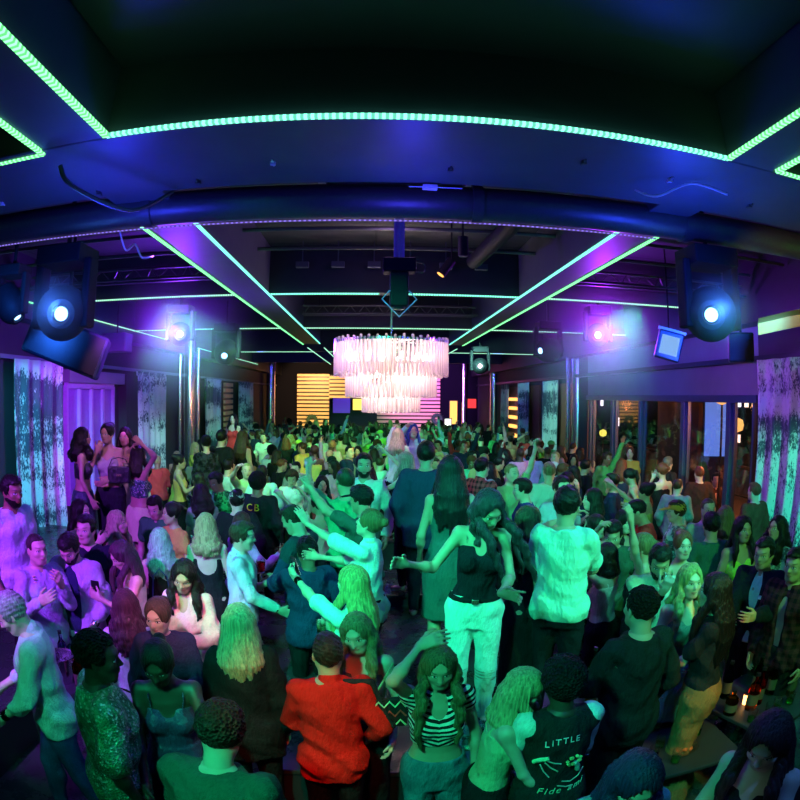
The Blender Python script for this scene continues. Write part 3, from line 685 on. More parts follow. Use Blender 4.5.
# longitudinal and cross beams carrying the strips
BL0, BL1, BR0, BR1 = -1.82, -1.37, 1.87, 2.24
for nm, x0, x1 in (('ceiling_beam_left', BL0, BL1), ('ceiling_beam_right', BR0, BR1)):
    struct(nm, MB().box(x0+.012, x1-.012, -3.2, 14.6, ZL, ZT), 'beam_paint', bevel=.01)
struct('ceiling_beam_cross', MB().box(XL+.35, XR-.35, 2.46, 3.35, ZL-.005, ZT), 'beam_paint', bevel=.02)
struct('ceiling_panel_centre', MB().box(BL1, BR0, -3.2, 2.46, 4.52, 4.6), 'dark_paint')
for nm, y in (('ceiling_beam_mid', 7.33), ('ceiling_beam_far', 11.1), ('ceiling_beam_back', 17.2), ('ceiling_beam_last', 23.)):
    struct(nm, MB().box(XL+.35, XR-.35, y, y+.14, ZL+.02, ZT), 'dark_paint')
struct('ceiling_coffer_left', MB().box(XL+.35, BL0, 3.9, 4.05, ZL+.25, ZT), 'dark_paint')
for i, y in enumerate((4.9, 5.7, 6.5, 8.4, 9.6, 12.4, 14.)):
    tag(MB().tube([(XL+.4, y, 4.5), (XR-.4, y, 4.5)], .022, 6).build('conduit_pipe', 'duct_metal', smooth=True), 'thin grey conduit running across under the ceiling, number %s from the front pipe' % ('one','two','three','four','five','six','seven')[i], 'pipe', 'conduits under the ceiling')
# light strips
def strip(x0, y0, x1, y1, mat, label, group='green light strips', r=.013, z=ZL-.006):
    p, q = Vector((x0, y0, z)), Vector((x1, y1, z)); L = (q-p).length; d = (q-p).normalized(); u = Vector((-d.y, d.x, 0))
    n = max(int(L/.0165), 2); V, F = [], []
    for i in range(n+1):
        c = p+d*(L*i/n)
        for a, b in ((-r, r*.6), (r, r*.6), (r, -r*.6), (-r, -r*.6)): V.append(tuple(c+u*a+Vector((0,0,b))))
    for i in range(n):
        for k in range(4): a = i*4+k; b = i*4+(k+1) % 4; F.append((a, b, b+4, a+4))
    F += [(3,2,1,0), tuple(n*4+k for k in range(4))]
    me = bpy.data.meshes.new('led_strip'); me.from_pydata(V, [], F); me.materials.append(MATS[mat]); at = me.attributes.new('along', 'FLOAT', 'POINT'); at.data.foreach_set('value', np.repeat(np.arange(n+1)*L/n, 4).astype(f32))
    o = bpy.data.objects.new('led_strip', me); COL.objects.link(o); return tag(o, label, 'light strip', group)
strip(BL1, -1.5, BL1, 2.44, 'led_green', 'thick green light strip rising to the upper left, inner edge of left beam', r=.018)
strip(BL0, -1.5, BL0, 2.52, 'led_green', 'green light strip on the outer edge of the left beam, above the pipe', r=.016)
strip(BR0, -1.5, BR0, 2.44, 'led_green', 'green light strip on the inner edge of the right beam, above the pipe', r=.016)
strip(BR1, -1.5, BR1, 2.44, 'led_green', 'green light strip on the outer edge of the right beam, at the picture edge', r=.016)
strip(BL1, 2.44, BR0, 2.44, 'led_aqua', 'long arching aqua green light strip across the front ceiling beam', r=.015)
strip(BL0, 2.52, XL+.4, 2.52, 'led_green', 'short green light strip running left from the left beam corner')
strip(BR1, 2.44, XR-.4, 2.44, 'led_green', 'short green light strip running right from the right beam corner')
strip(BL1, 4.02, BL1, 14.4, 'led_aqua', 'aqua strip receding along the inner edge of the left beam behind the pipe')
strip(BL0, 4.02, BL0, 14.6, 'led_green', 'green strip receding along the outer edge of the left beam behind the pipe')
strip(BR0, 3.95, BR0, 14.4, 'led_aqua', 'aqua strip receding along the inner edge of the right beam behind the pipe')
strip(BR1, 3.87, BR1, 14.6, 'led_green', 'green strip receding along the outer edge of the right beam behind the pipe')
for bx, w_ in ((BL1,'inner left'),(BL0,'outer left'),(BR0,'inner right'),(BR1,'outer right')): strip(bx, 15.6, bx, 24., 'led_pale', 'short far continuation of the %s beam strip beside the chandelier' % w_)
strip(BR1, 3.87, XR-.4, 3.87, 'led_green', 'green strip running right from the right beam above the moving head lamp')
for y, nm in ((7.27, 'first'), (11.04, 'second'), (17.1, 'third')):
    sg = [(XL+.35, BL0, 'left side bay'), (BL1, .05 if y < 8 else BR0, 'central bay'), (BR1, XR-.35, 'right side bay')]
    if y < 8: sg.insert(2, (.35, BR0, 'central bay right of the hanging lamp'))
    for a, b, w in sg: strip(a, y, b, y, 'led_pale' if y > 8 or 'side' in w else 'led_aqua', '%s row cross light strip behind the pipe, %s' % (nm, w), 'cross light strips')
strip(XL+.38, 5.5, XL+.38, 7.5, 'led_green', 'green perimeter strip on the left wall, left of the moving head lamp', 'perimeter strips'); strip(XL+.38, 8.7, XL+.38, 14.2, 'led_pale', 'pale perimeter strip along the left wall right of the moving head', 'perimeter strips')
strip(XR-.3, 4.9, XR-.3, 7.2, 'led_yellow', 'yellow green perimeter strip at the right wall above the curtain', 'perimeter strips'); strip(XR-.3, 7.9, XR-.3, 12.5, 'led_pale', 'pale perimeter strip on right wall above the windows', 'perimeter strips')
strip(XL+.38, 15.5, XL+.38, 24, 'led_pale', 'distant pale perimeter strip on the left wall beyond the column', 'perimeter strips'); strip(XR-.3, 15.5, XR-.3, 24, 'led_pale', 'distant pale perimeter strip on the right wall beyond the column', 'perimeter strips')
# ventilation pipe
pp = empty('ventilation_pipe', (0,3.62,4.07), label='dark round ventilation pipe crossing the whole ceiling in front of the bays', cat='pipe')
MB().tube([(XL+.2,0,0), (XR-.2,0,0)], .115, 20).build('pipe_body', 'duct_metal', pp, smooth=True)
for x in (-3.2, -1.6, .62, 2.2, 4.0):
    MB().tube([(x,0,0), (x+.07,0,0)], .128, 20).build('coupling', 'duct_metal', pp, smooth=True); MB().box(x+.02, x+.05, -.012, .012, .1, ZT-4.07).build('hanger', 'black_metal', pp)
strip(-5.0, 3.66, 2.0, 3.66, 'led_violet', 'thin violet light line clipped under the ventilation pipe', 'pipe light line', r=.006, z=3.948)
# small junction boxes, clips and loose cables on the beams
rg = random.Random(5)
for i in range(9):
    x = -2.6+i*.72+rg.uniform(-.15, .15); y = 2.75+rg.uniform(0, .5)
    tag(MB().box(x-.014, x+.014, y-.012, y+.012, ZL-.025, ZL).box(x-.005, x+.005, y-.04, y+.04, ZL-.018, ZL-.008).build('cable_clip', 'white_plastic' if i % 3 == 0 else 'duct_metal'), 'small metal cable clip screwed under the front cross beam', 'clip', 'cable clips under the cross beam')
def cable(pts, r, label, mat='duct_metal', name='loose_cable'):
    P = [Vector(p) for p in pts]; Q = []
    for i in range(len(P)-1):
        a, b, c, d = P[max(i-1,0)], P[i], P[i+1], P[min(i+2, len(P)-1)]
        for k in range(6):
            t = k/6; Q.append(.5*((2*b)+(c-a)*t+(2*a-5*b+4*c-d)*t*t+(3*b-a-3*c+d)*t**3))
    Q.append(P[-1]); return tag(MB().tube(Q, r, 6).build(name, mat, smooth=True), label, 'cable', 'loose cables on the ceiling')
c0 = at_z(120, 232, 4.0); cable([c0, c0+[.02,.1,-.12], c0+[.05,.2,-.05], c0+[.12,.2,-.16], c0+[.2,.25,-.14]], .008, 'loose grey cable dangling under the pipe at left', 'white_plastic')
c0 = at_z(60, 165, 4.02); cable([c0, c0+[.05,.1,-.10], c0+[.25,.5,-.14], c0+[.42,.75,0.05]], .014, 'thick sagging cable loop beneath the left beam corner')
c0 = at_z(635, 190, 4.05); cable([c0, c0+[.1,-.1,-.06], c0+[.3,-.2,.02], c0+[.5,-.3,-.05]], .007, 'thin wire sagging beneath the right beam corner', 'white_plastic')
c0 = at_z(430, 185, 4.08); tag(MB().box(-.045,.045,-.02,.02,-.03,0).box(-.13,.20,-.004,.004,-.018,-.010).build('ceiling_bracket', 'paper_white', loc=c0, bevel=.01), 'white angled bracket fixed under the front cross beam near the middle', 'bracket')
# air grille in the central bay
g = empty('air_vent', (.15,4.35,4.55), label='rectangular air vent with a pale frame in the central ceiling bay', cat='vent')
MB().box(-.62,.62,-.25,-.21,-.06,.2).box(-.62,.62,.21,.25,-.06,.2).box(-.62,-.56,-.25,.25,-.06,.2).box(.56,.62,-.25,.25,-.06,.2).build('vent_frame', 'wall_pale', g)
MB().box(-.56,.56,-.21,.21,.02,.06).build('vent_back', 'black_metal', g)
# lighting truss in the middle bay
def truss(x0, x1, y, z, label):
    t = empty('lighting_truss', (0,y,z), label=label, cat='truss', group='lighting trusses')
    m = MB()
    for dy, dz in ((-.09,0),(.09,0),(0,.15)): m.tube([(x0,dy,dz),(x1,dy,dz)], .018, 8)
    m.build('rail', 'duct_metal', t, smooth=True); m = MB(); x = x0; k = 0
    while x < x1-.2: m.tube([(x,-.09 if k%2 else .09,0),(x+.12,0,.15),(x+.24,.09 if k%2 else -.09,0)], .008, 5); x += .24; k += 1
    m.build('bracing', 'duct_metal', t, smooth=True)
    for xx in (x0+.3, x1-.3): MB().tube([(xx,0,.15),(xx,0,ZT-z)], .012, 6).build('hanger', 'black_metal', t)
truss(BL1+.1, BR0-.1, 7.9, 4.22, 'lattice truss spanning the central bay behind the first cross strip'); truss(XL+.5, BL0-.05, 6.6, 4.2, 'lattice truss in the left side bay near the violet lamp'); truss(BR1+.05, XR-.5, 6.6, 4.2, 'lattice truss in the right side bay near the magenta lamp'); truss(BL1+.1, BR0-.1, 10.0, 4.22, 'lattice truss spanning the central bay above the chandelier')
d = tag(MB().tube([(1.3,4.6,4.42),(1.2,6.9,4.46)], .09, 14).build('flexible_duct', 'matte_black', smooth=True), 'fat flexible duct running back inside the right beam', 'duct')
for k in range(6):
    x = -1.0+k*.45
    tag(MB().box(x, x+.16, 7.05, 7.13, 4.40, 4.47).tube([(x+.08,7.09,4.47),(x+.08,7.09,ZT)], .008, 5).build('ballast_box', 'beam_paint'), 'small driver box hanging over the first cross strip', 'box', 'driver boxes above the cross strip')

# ------------------------------------------------------------------ columns
def column(px, py, w, label, bands):
    p = at_z(px, py, ZL); r = w*np.linalg.norm(p-[0,0,CAM_Z])/FPX/2
    c = empty('chrome_column', (p[0], p[1], 0), label=label, cat='column', group='chrome columns')
    MB().lathe([(r*1.12,0),(r*1.12,.12),(r,.14),(r,ZL-.2),(r*1.15,ZL-.18),(r*1.15,ZT)], n=28).build('shaft', 'chrome', c, smooth=True)
    if bands:
        for k in (-1, 1): MB().tube([(k*r*1.75, -r*.3, .1), (k*r*1.75, -r*.3, ZL-.1)], .055, 12).build('corner_pole', 'chrome', c, smooth=True)
    return c
column(190, 345, 11, 'polished chrome column at left with slim poles beside it', True); column(578, 350, 13, 'polished chrome column at right beneath the magenta lamp', True)
column(271, 368, 9, 'smaller chrome column further back at left', False); column(494, 368, 8, 'smaller chrome column further back at right', False); column(464, 372, 5, 'thinnest chrome column far back right of the chandelier', False)
# ------------------------------------------------------------------ curtains
def curtain(x, ya, yb, z0, z1, label, side=1, folds=9, amp=.075):
    n = max(int(abs(yb-ya)*folds*8), 40); m = 24; V, F = [], []; rg = random.Random(int(ya*100)); ph = [rg.uniform(0, 6) for _ in range(4)]
    L = abs(yb-ya)
    def off(t, zz):
        u = t*L*folds*math.pi*2/3.2; k = .6+.4*zz
        return amp*(math.sin(u+.6*math.sin(u*.37+ph[0])+ph[1])+.35*math.sin(u*1.9+ph[2]+zz*1.5))*(.75+.25*math.sin(3*zz+ph[3]))*k
    for s_ in (0, 1):
        for j in range(m+1):
            zz = j/m; z = z1+(z0-z1)*zz
            for i in range(n+1):
                t = i/n; V.append((x+off(t, zz)+(s_*.012), ya+(yb-ya)*(t+(.5-t)*.05*math.sin(zz*3)), z))
    W = n+1; B = W*(m+1)
    for j in range(m):
        for i in range(n):
            a = j*W+i; F.append((a, a+1, a+1+W, a+W)); F.append((B+a, B+a+W, B+a+1+W, B+a+1))
    for j in range(m):
        for i in (0, n): a = j*W+i; F.append((a, a+W, B+a+W, B+a) if i == 0 else (a, B+a, B+a+W, a+W))
    for i in range(n): F.append((i, B+i, B+i+1, i+1)); a = m*W+i; F.append((a, a+1, B+a+1, B+a))
    me = bpy.data.meshes.new('curtain'); me.from_pydata(V, [], F); me.materials.append(MATS['curtain']); me.polygons.foreach_set('use_smooth', [True]*len(F)); me.update()
    o = bpy.data.objects.new('curtain', me); COL.objects.link(o); return tag(o, label, 'curtain', 'mottled velvet curtains')
def cy(px, x): return at_x(px, 400, x)[1]
XCL, XCR = XL+.22, XR-.24
curtain(XCL, cy(15,XCL), cy(60,XCL), .5, 3.3, 'big pale curtain with dark mottling at left beside the standing men', 1)
curtain(XCL, cy(138,XCL), cy(166,XCL), .3, 3.3, 'violet-lit mottled curtain behind the three women on the ledge')
curtain(XCL, cy(205,XCL), cy(221,XCL), .05, 3.3, 'mottled curtain just right of the left chrome column')
curtain(XCL, cy(238,XCL), cy(252,XCL), .05, 3.3, 'narrow mottled curtain between the two left chrome columns')
curtain(XCR, cy(757,XCR), 3.9, .05, 3.34, 'wide pale green curtain with dark mottling at the right edge', amp=.10)
curtain(XCR, cy(542,XCR), cy(558,XCR), .05, 3.3, 'mottled curtain left of the right chrome column')
curtain(XCR, cy(517,XCR), cy(529,XCR), .05, 3.3, 'middle mottled curtain in the row left of the right chrome column')
curtain(XCR, cy(501,XCR), cy(508,XCR), .05, 3.3, 'farthest mottled curtain on the right, beside the small chrome column')
# ------------------------------------------------------------------ left wall details
def wl(px, py=400): return at_x(px, py, XL)[1]
nm = empty('window_6', (XL+.02,0,0)); tag(nm, kind='structure')
MB().box(0, .02, wl(63), wl(110), .9, 2.95).build('pane', simple('violet_glass', (.30,.16,.55), .12, 0, em=None), nm)
m = MB()
for k in range(5): y = wl(63)+(wl(110)-wl(63))*k/4; m.box(0, .08, y-.03, y+.03, .9, 2.95)
m.box(0,.08,wl(63),wl(110),2.9,3.0); m.build('mullion', 'violet_fabric', nm)
struct('trim_4', MB().box(XL, XL+.16, wl(62), wl(118), 3.0, 3.22), 'wall_pale'); struct('trim_5', MB().box(XL, XL+.2, wl(118), wl(135), .0, 3.2), 'wall_dark')
def slats(name, x0, x1, y0, y1, z0, z1, label, pitch=.20, axis='x', cut=None):
    e = empty(name, label=label, cat='slatted screen', group='slatted wood screens'); m = MB(); z = z0
    while z < z1:
        a, b = x0, x1
        if cut and z > cut[0] and False: pass
        m.box(a, b, y0, y1, z, z+pitch*.62); z += pitch
    m.build('slats', 'slat', e, bevel=0)
    MB().box(x0, x1, y0, y1, z0, z0+.03) if 0 else None
    bk = MB().box(x0, x1, y1+.02, y1+.06, z0, z1) if axis == 'x' else MB().box(x0-.04, x0-.02, y0, y1, z0, z1)
    bk.build('backing', 'black_metal', e); return e
YS = YB-.25
xa, xb, xc, xd = at_y(297,420,YS)[0], at_y(329,420,YS)[0], at_y(377,420,YS)[0], at_y(440,420,YS)[0]
zt = at_y(330,375,YS)[2]; zo = at_y(350,398,YS)[2]
slats('slatted_screen', xa, xb, YS, YS+.1, .0, zt, 'warm wooden slatted screen on the back wall left of the doorway')
slats('slatted_screen', xb, xc, YS, YS+.1, zo, zt, 'warm wooden slatted screen above the doorway on the back wall')
slats('slatted_screen', xc, xd, YS, YS+.1, .0, zt, 'violet-lit wooden slatted screen on the back wall right of the chandelier')
slats('slatted_screen', XL+.05, XL+.12, wl(222), wl(230), .3, 3.2, 'narrow wooden slatted screen between left wall curtains', axis='y')
for px, py, w in ((312,420,'left of'),(437,419,'right of')):
    p = at_y(px, py, YS-.06); o = MB().lathe([(.12,-.03),(.26,-.05),(.30,0),(.26,.05),(.12,.03)], n=18, M=Matrix.Rotation(math.pi/2, 3, 'X'), cap=False)
    for k in range(18):
        a = k*math.pi/9; o.tube([(.2*math.cos(a),0,.2*math.sin(a)),(.38*math.cos(a+.2),-.04,.38*math.sin(a+.2))], [.03,.005], 5)
    tag(o.build('wall_wreath', simple('dark_leaf', (.02,.06,.03), .7), loc=p), 'round dark wreath hung on the slats %s the doorway' % w, 'wreath', 'wreaths on the slats')
# bright panels and lamps at the far end
def panel(px0, py0, px1, py1, y, mat, label, cat='sign', name='glow_panel', th=.06):
    a, b = at_y(px0, py0, y), at_y(px1, py1, y); o = empty(name, (0,0,0), label=label, cat=cat)
    MB().box(a[0], b[0], y, y+th, b[2], a[2]).build('face', mat, o); MB().box(a[0]-.04, b[0]+.04, y+th*.4, y+th*1.3, b[2]-.04, a[2]+.04).build('casing', 'black_metal', o); return o
panel(353, 399, 367, 410, YB+4.5, 'lit_yellow', 'bright yellow lit panel inside the far doorway'); panel(333, 398, 350, 413, YB+4.7, simple('dim_violet', (.10,.05,.35), .5, em=(.10,.04,.5), es=.7), 'dim violet panel inside the far doorway', 'sign')
panel(445, 419, 451, 427, 26., 'lit_white', 'small white lit sign near the far right corner', name='glow_panel'); panel(468, 399, 476, 408, 25., 'lit_red', 'small red lit sign right of the chandelier', name='glow_panel')
def wallpanel(px0, px1, z0, z1, side, mat, label, name='lit_panel', cat='lit panel'):
    X = XR-.05 if side > 0 else XL+.05
    y0, y1 = sorted((at_x(px0,400,X)[1], at_x(px1,400,X)[1])); o = empty(name, label=label, cat=cat); MB().box(X-.02, X+.02, y0, y1, z0, z1).build('face', mat, o); MB().box(X+side*.01-.02, X+side*.01+.02, y0-.05, y1+.05, z0-.05, z1+.05).build('casing', 'black_metal', o); return o
panel(450, 401, 457, 424, YB-.08, 'lit_amber', 'glowing amber panel standing for the lit doorway right of the violet slats', name='glow_panel')  # amber glow of a doorway, put on as an emitting panel
m = empty('wall_shelf_light', label='stack of glowing amber shelves between right side curtains', cat='shelf')
ys0, ys1 = sorted((at_x(510,400,XR-.1)[1], at_x(516,400,XR-.1)[1]))
for k in range(5):
    z = 1.25+k*.35; MB().box(XR-.16, XR-.04, ys0, ys1, z, z+.12).build('lit_shelf', 'lit_amber', m)
MB().box(XR-.04, XR, ys0-.2, ys1+.2, 1., 3.2).build('back_panel', 'black_metal', m)
for px, cl_, lb in ((535, (.30,.07,.04), 'dull red'), (565, (.32,.09,.06), 'reddish brown')):
    a = at_x(px-5,400,XR-.04)[1]; b = at_x(px+5,400,XR-.04)[1]; tag(MB().box(XR-.06, XR, min(a,b), max(a,b), 0, 3.2).build('wall_pilaster', simple('pil%d' % px, cl_, .7)), '%s wall pilaster between two mottled curtains' % lb, 'pilaster')

# ------------------------------------------------------------------ lamps hung from the ceiling
def lookM(d, up=(0,0,1)):
    d = Vector(d).normalized(); x = d.cross(Vector(up)).normalized(); z = x.cross(d).normalized(); return Matrix((x, d, z)).transposed()
def moving_head(p, aim, sc, lens, label, group='moving head lamps'):
    e = empty('moving_head_lamp', p, label=label, cat='stage light', group=group)
    h = ZL+.4-p[2]
    MB().box(-.17*sc,.17*sc,-.14*sc,.14*sc,.30*sc,.42*sc).tube([(0,0,.42*sc),(0,0,max(h,.45*sc))], .02, 8).build('base', 'matte_black', e, bevel=.015*sc)
    for s_ in (-1,1): MB().box(s_*.19*sc-.03*sc, s_*.19*sc+.03*sc, -.06*sc,.06*sc,-.10*sc,.34*sc).build('yoke_arm', 'matte_black', e, bevel=.015*sc)
    M = lookM(Vector(aim)-Vector(p)); R90 = M@Matrix.Rotation(-math.pi/2, 3, 'X')
    hd_ = MB().lathe([(.06*sc,-.22*sc),(.15*sc,-.19*sc),(.18*sc,-.05*sc),(.175*sc,.08*sc),(.14*sc,.15*sc),(.09*sc,.20*sc),(.06*sc,.20*sc),(.055*sc,.17*sc),(.0,.17*sc)], n=24, M=R90).build('head', 'matte_black', e, smooth=True)
    MB().lathe([(.0,.188*sc),(.025*sc,.186*sc),(.044*sc,.178*sc),(.044*sc,.172*sc)], n=20, M=R90, cap=False).build('lens', lens, hd_, smooth=True)
    return e
def P(px, py, D): return tuple(at_d(px, py, D))
cam0 = (0,0,CAM_Z)
LB, RB = P(63,313,4.4), P(710,314,4.4)
moving_head(LB, Vector(cam0)+Vector((-.35,0,-.1)), 1.15, 'lens_blue', 'large black moving head lamp with blue lens at upper left')
moving_head(RB, Vector(cam0)+Vector((.25,0,-.1)), 1.15, 'lens_blue', 'large black moving head lamp with blue lens at upper right')
LV, RV = P(180,334,8.2), P(598,335,8.2)
moving_head(LV, cam0, .95, 'lens_violet', 'glaring violet spot lamp above the left chrome column'); moving_head(RV, cam0, .95, 'lens_magenta', 'glaring magenta spot lamp above the right chrome column')
moving_head(P(226,352,10.5), (-2,4,1), 1.2, 'lens_blue', 'dark moving head hanging right of the violet lamp'); moving_head(P(548,350,10.5), (1.5,9,3.4), 1.2, 'lens_blue', 'dark moving head hanging left of the magenta lamp'); moving_head(P(480,366,14), cam0, 1.1, 'lens_magenta', 'small distant violet spot lamp right of the chandelier')
moving_head(P(11,305,5.2), (-1,4,1), .8, 'lens_blue', 'dark lamp partly cut off at the far left edge')
# central hanging lamp
e = empty('hanging_scanner_lamp', P(399,290,5.3), label='black hanging scanner lamp with angular guard above the chandelier', cat='stage light')
h = ZT-e.location.z
MB().box(-.15,.15,-.10,.10,.16,.29).build('base', 'matte_black', e, bevel=.015); MB().tube([(0,0,.28),(0,0,h)], .018, 8).box(-.05,.05,.01,.03,.28,h).build('drop_pole', 'violet_fabric', e)
MB().box(-.085,.085,-.09,.09,-.16,.16).build('body', 'matte_black', e, bevel=.02)
MB().tube([(-.085,-.09,-.02),(-.155,-.09,-.10),(0,-.09,-.26),(.155,-.09,-.10),(.085,-.09,-.02)], .008, 6).build('guard', 'violet_fabric', e); MB().lathe([(.0,-.19),(.05,-.18),(.06,-.15)], n=16, cap=False).build('lens', 'mesh_screen', e)
cable([P(415,262,5.3), P(424,264,5.35), P(424,272,5.35), P(416,272,5.3)], .006, 'short looped cable beside the hanging scanner lamp')
for px, py, a, b, D in ((450,262,(-.10,0,-.14),(.02,0,.02),6.2), (463,242,(0,0,-.14),(0,0,.05),5.6)):
    p = Vector(P(px, py, D)); tl = empty('track_spotlight', p, label='small cylindrical spotlight with amber rim, lower of two' if py > 250 else 'small cylindrical spotlight, upper of two beside the hanging lamp', cat='spotlight', group='ceiling spotlights')
    MB().tube([a, b], .05, 14).build('barrel', 'matte_black', tl, smooth=True); d = (Vector(a)-Vector(b)).normalized(); MB().tube([Vector(a), Vector(a)+d*.008], .04, 14).build('rim', 'lit_amber' if py > 250 else 'duct_metal', tl)
    MB().tube([b, (b[0],b[1],ZT-p.z)], .01, 6).build('stem', 'matte_black', tl)
# wedge speaker on left, small speaker and floodlight on right
sp = empty('hanging_speaker', P(67,347,6.0), math.radians(24), 'large blue-lit wedge loudspeaker hanging beside the left curtain', 'loudspeaker')
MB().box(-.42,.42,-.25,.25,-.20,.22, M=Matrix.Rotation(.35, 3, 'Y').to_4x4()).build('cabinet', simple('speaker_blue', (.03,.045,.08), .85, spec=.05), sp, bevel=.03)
MB().box(-.39,.39,-.262,-.25,-.17,.19, M=Matrix.Rotation(.35, 3, 'Y').to_4x4()).build('grille', 'mesh_screen', sp); MB().tube([(0,0,.2),(0,0,ZT-sp.location.z)], .02, 6).build('bracket', 'black_metal', sp)
sp = empty('hanging_speaker', P(741,348,6.6), math.radians(-35), 'small square black loudspeaker hanging above the right windows', 'loudspeaker')
MB().box(-.15,.15,-.12,.12,-.16,.16).build('cabinet', 'black_metal', sp, bevel=.02); MB().box(-.13,.13,-.13,-.12,-.14,.14).build('grille', 'matte_black', sp); MB().tube([(0,0,.16),(0,0,ZT-sp.location.z)], .015, 6).build('bracket', 'black_metal', sp)
sp = empty('floodlight', P(669,346,7.5), math.radians(-25), 'tilted square floodlight with pale blue face above the right windows', 'floodlight'); R_ = Matrix.Rotation(.25, 3, 'Y').to_4x4()
MB().box(-.17,.17,-.08,.08,-.18,.18, M=R_).build('housing', 'frame_blue', sp, bevel=.02); MB().box(-.12,.12,-.09,-.08,-.12,.12, M=R_).build('face', 'screen_blue', sp); MB().box(-.19,.19,-.02,.02,.18,.22, M=R_).build('bracket', 'white_plastic', sp); MB().tube([(0,0,.2),(0,0,ZT-sp.location.z)], .012, 6).build('stem', 'black_metal', sp)
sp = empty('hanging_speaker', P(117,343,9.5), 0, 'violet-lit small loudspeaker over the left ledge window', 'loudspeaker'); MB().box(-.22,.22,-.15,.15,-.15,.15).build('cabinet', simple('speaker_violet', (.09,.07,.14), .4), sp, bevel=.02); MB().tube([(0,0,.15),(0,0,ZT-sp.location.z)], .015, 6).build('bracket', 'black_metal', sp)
# canopy-shaped edge at right, its yellow light put into the colour
a = P(758,326,5.3); c = MB(); n = 14
for k in range(n):
    t0, t1 = k/n, (k+1)/n; f = lambda t: (a[0]+t*.9, a[1]-t*1.5, a[2]+.02+.10*math.sin(t*math.pi*.8))
    p0, p1 = f(t0), f(t1); o = len(c.v); c.v += [p0, p1, (p1[0]+.25,p1[1]+.3,p1[2]+.10), (p0[0]+.25,p0[1]+.3,p0[2]+.10), (p0[0],p0[1],p0[2]-.10), (p1[0],p1[1],p1[2]-.10)]; c.f += [(o,o+1,o+2,o+3), (o+4,o+5,o+1,o)]
o = c.build('yellow_light_edge', 'yellow_light_tint'); sm = o.modifiers.new('solid', 'SOLIDIFY'); sm.thickness = .02; tag(o, 'canopy-shaped edge above the right curtain, yellow light put into its colour', 'canopy')
# ------------------------------------------------------------------ chandelier
pc = at_d(391, 377, 7.8); CX, CY = pc[0], pc[1]; pzt, pzb = at_y(391,342,CY)[2], at_y(391,414,CY)[2]
ch = empty('chandelier', (CX, CY, pzt), label='large tiered chandelier of glowing pinkish white crystal rods above the crowd', cat='chandelier')
Hh = pzt-pzb; tiers = [(.755, 0, .52), (.60, .30, .80), (.38, .58, 1.0)]
MB().tube([(0,0,0),(0,0,ZT-pzt)], .012, 8).build('suspension_rod', 'chrome', ch); m = MB()
for r, a, b in tiers: m.lathe([(r-.03,-a*Hh+.0),(r+.012,-a*Hh+.0),(r+.012,-a*Hh-.03),(r-.03,-a*Hh-.03)], n=48, cap=False)
for k in range(6): an = k*math.pi/3; m.tube([(0,0,.0),(.75*math.cos(an),.75*math.sin(an),0)], .012, 6)
m.build('frame', 'chrome', ch, smooth=False)
rest = MB(); cnt = 0; rodmesh = {}; rgc = random.Random(3)
for ti, (r, a, b) in enumerate(tiers):
    L = (b-a)*Hh*.92; n = int(2*math.pi*r/.055); mm = MB().lathe([(.004,0.02),(.019,.01),(.019,-L*.97),(.004,-L)], n=7); me = None
    for k in range(n):
        an = 2*math.pi*k/n; x, y = r*math.cos(an), r*math.sin(an); z = -a*Hh-.01+rgc.uniform(-.008,.008)+(.03 if k % 2 and ti == 0 else 0)
        if y < .12*r and cnt < 98:
            if me is None: o = mm.build('crystal_rod', 'crystal', ch, smooth=True); me = o.data
            else: o = bpy.data.objects.new('crystal_rod', me); COL.objects.link(o); o.parent = ch
            o.location = (x, y, z); cnt += 1
        else: rest.lathe([(.004,0.02),(.019,.01),(.019,-L*.97),(.004,-L)], (x, y, z), 7)
    r2 = r-.07; n = int(2*math.pi*r2/.06)
    for k in range(n): an = 2*math.pi*(k+.5)/n; rest.lathe([(.004,0),(.016,-.01),(.016,-L*1.02),(.004,-L*1.05)], (r2*math.cos(an), r2*math.sin(an), -a*Hh), 6)
tag(rest.build('crystal_rods', 'crystal', ch, smooth=True), kind='stuff')
for r, z, n in ((.52,.22,14),(.42,.45,9),(.22,.75,6)):
    for k in range(n): an = 2*math.pi*k/n; MB().lathe([(.0,.05),(.022,.03),(.028,0),(.02,-.03),(0,-.045)], n=8, cap=False).build('bulb', 'bulb', ch, smooth=True, loc=(r*math.cos(an), r*math.sin(an), -z*Hh))
# ------------------------------------------------------------------ outside, stage, furniture
struct('ground_terrace', MB().box(XR+.2, XR+9, -2, 32, -.2, -.01), simple('terrace', (.04,.03,.03), .7))
for k, (x0, x1, y0, y1, h, lb) in enumerate(((48,66,100,128,60,'nearest'), (78,104,95,125,85,'tallest'), (30,46,150,180,46,'farthest'))):
    b = tag(MB().box(x0, x1, y0, y1, -30, h).build('tower_block', 'facade'), 'dark night tower block with scattered lit windows seen through the glass, %s of three' % lb, 'building', 'towers outside')
struct('terrace_railing', MB().box(XR+4.5, XR+4.56, 2, 24, .9, .96).box(XR+4.5, XR+4.56, 2, 24, .1, .14), 'black_metal')
for px, py, D, c, lb in ((722,398,10,'lit_amber','amber heater lamp glowing outside behind the glass'), (603,433,18.5,'lit_yellow','yellow glowing lamp outside behind the glass by the right column'), (737,425,9.5,'lit_amber','tall thin amber lamp strip outside by the right curtain')):
    p = at_d(px, py, D); e = empty('terrace_lamp', p, label=lb, cat='lamp'); MB().lathe([(0,.12),(.10,.08),(.12,0),(.10,-.08),(0,-.12)], n=14, cap=False).build('shade', c, e, smooth=True); MB().tube([(0,0,-.1),(0,0,-p[2])], .02, 8).build('pole', 'black_metal', e)
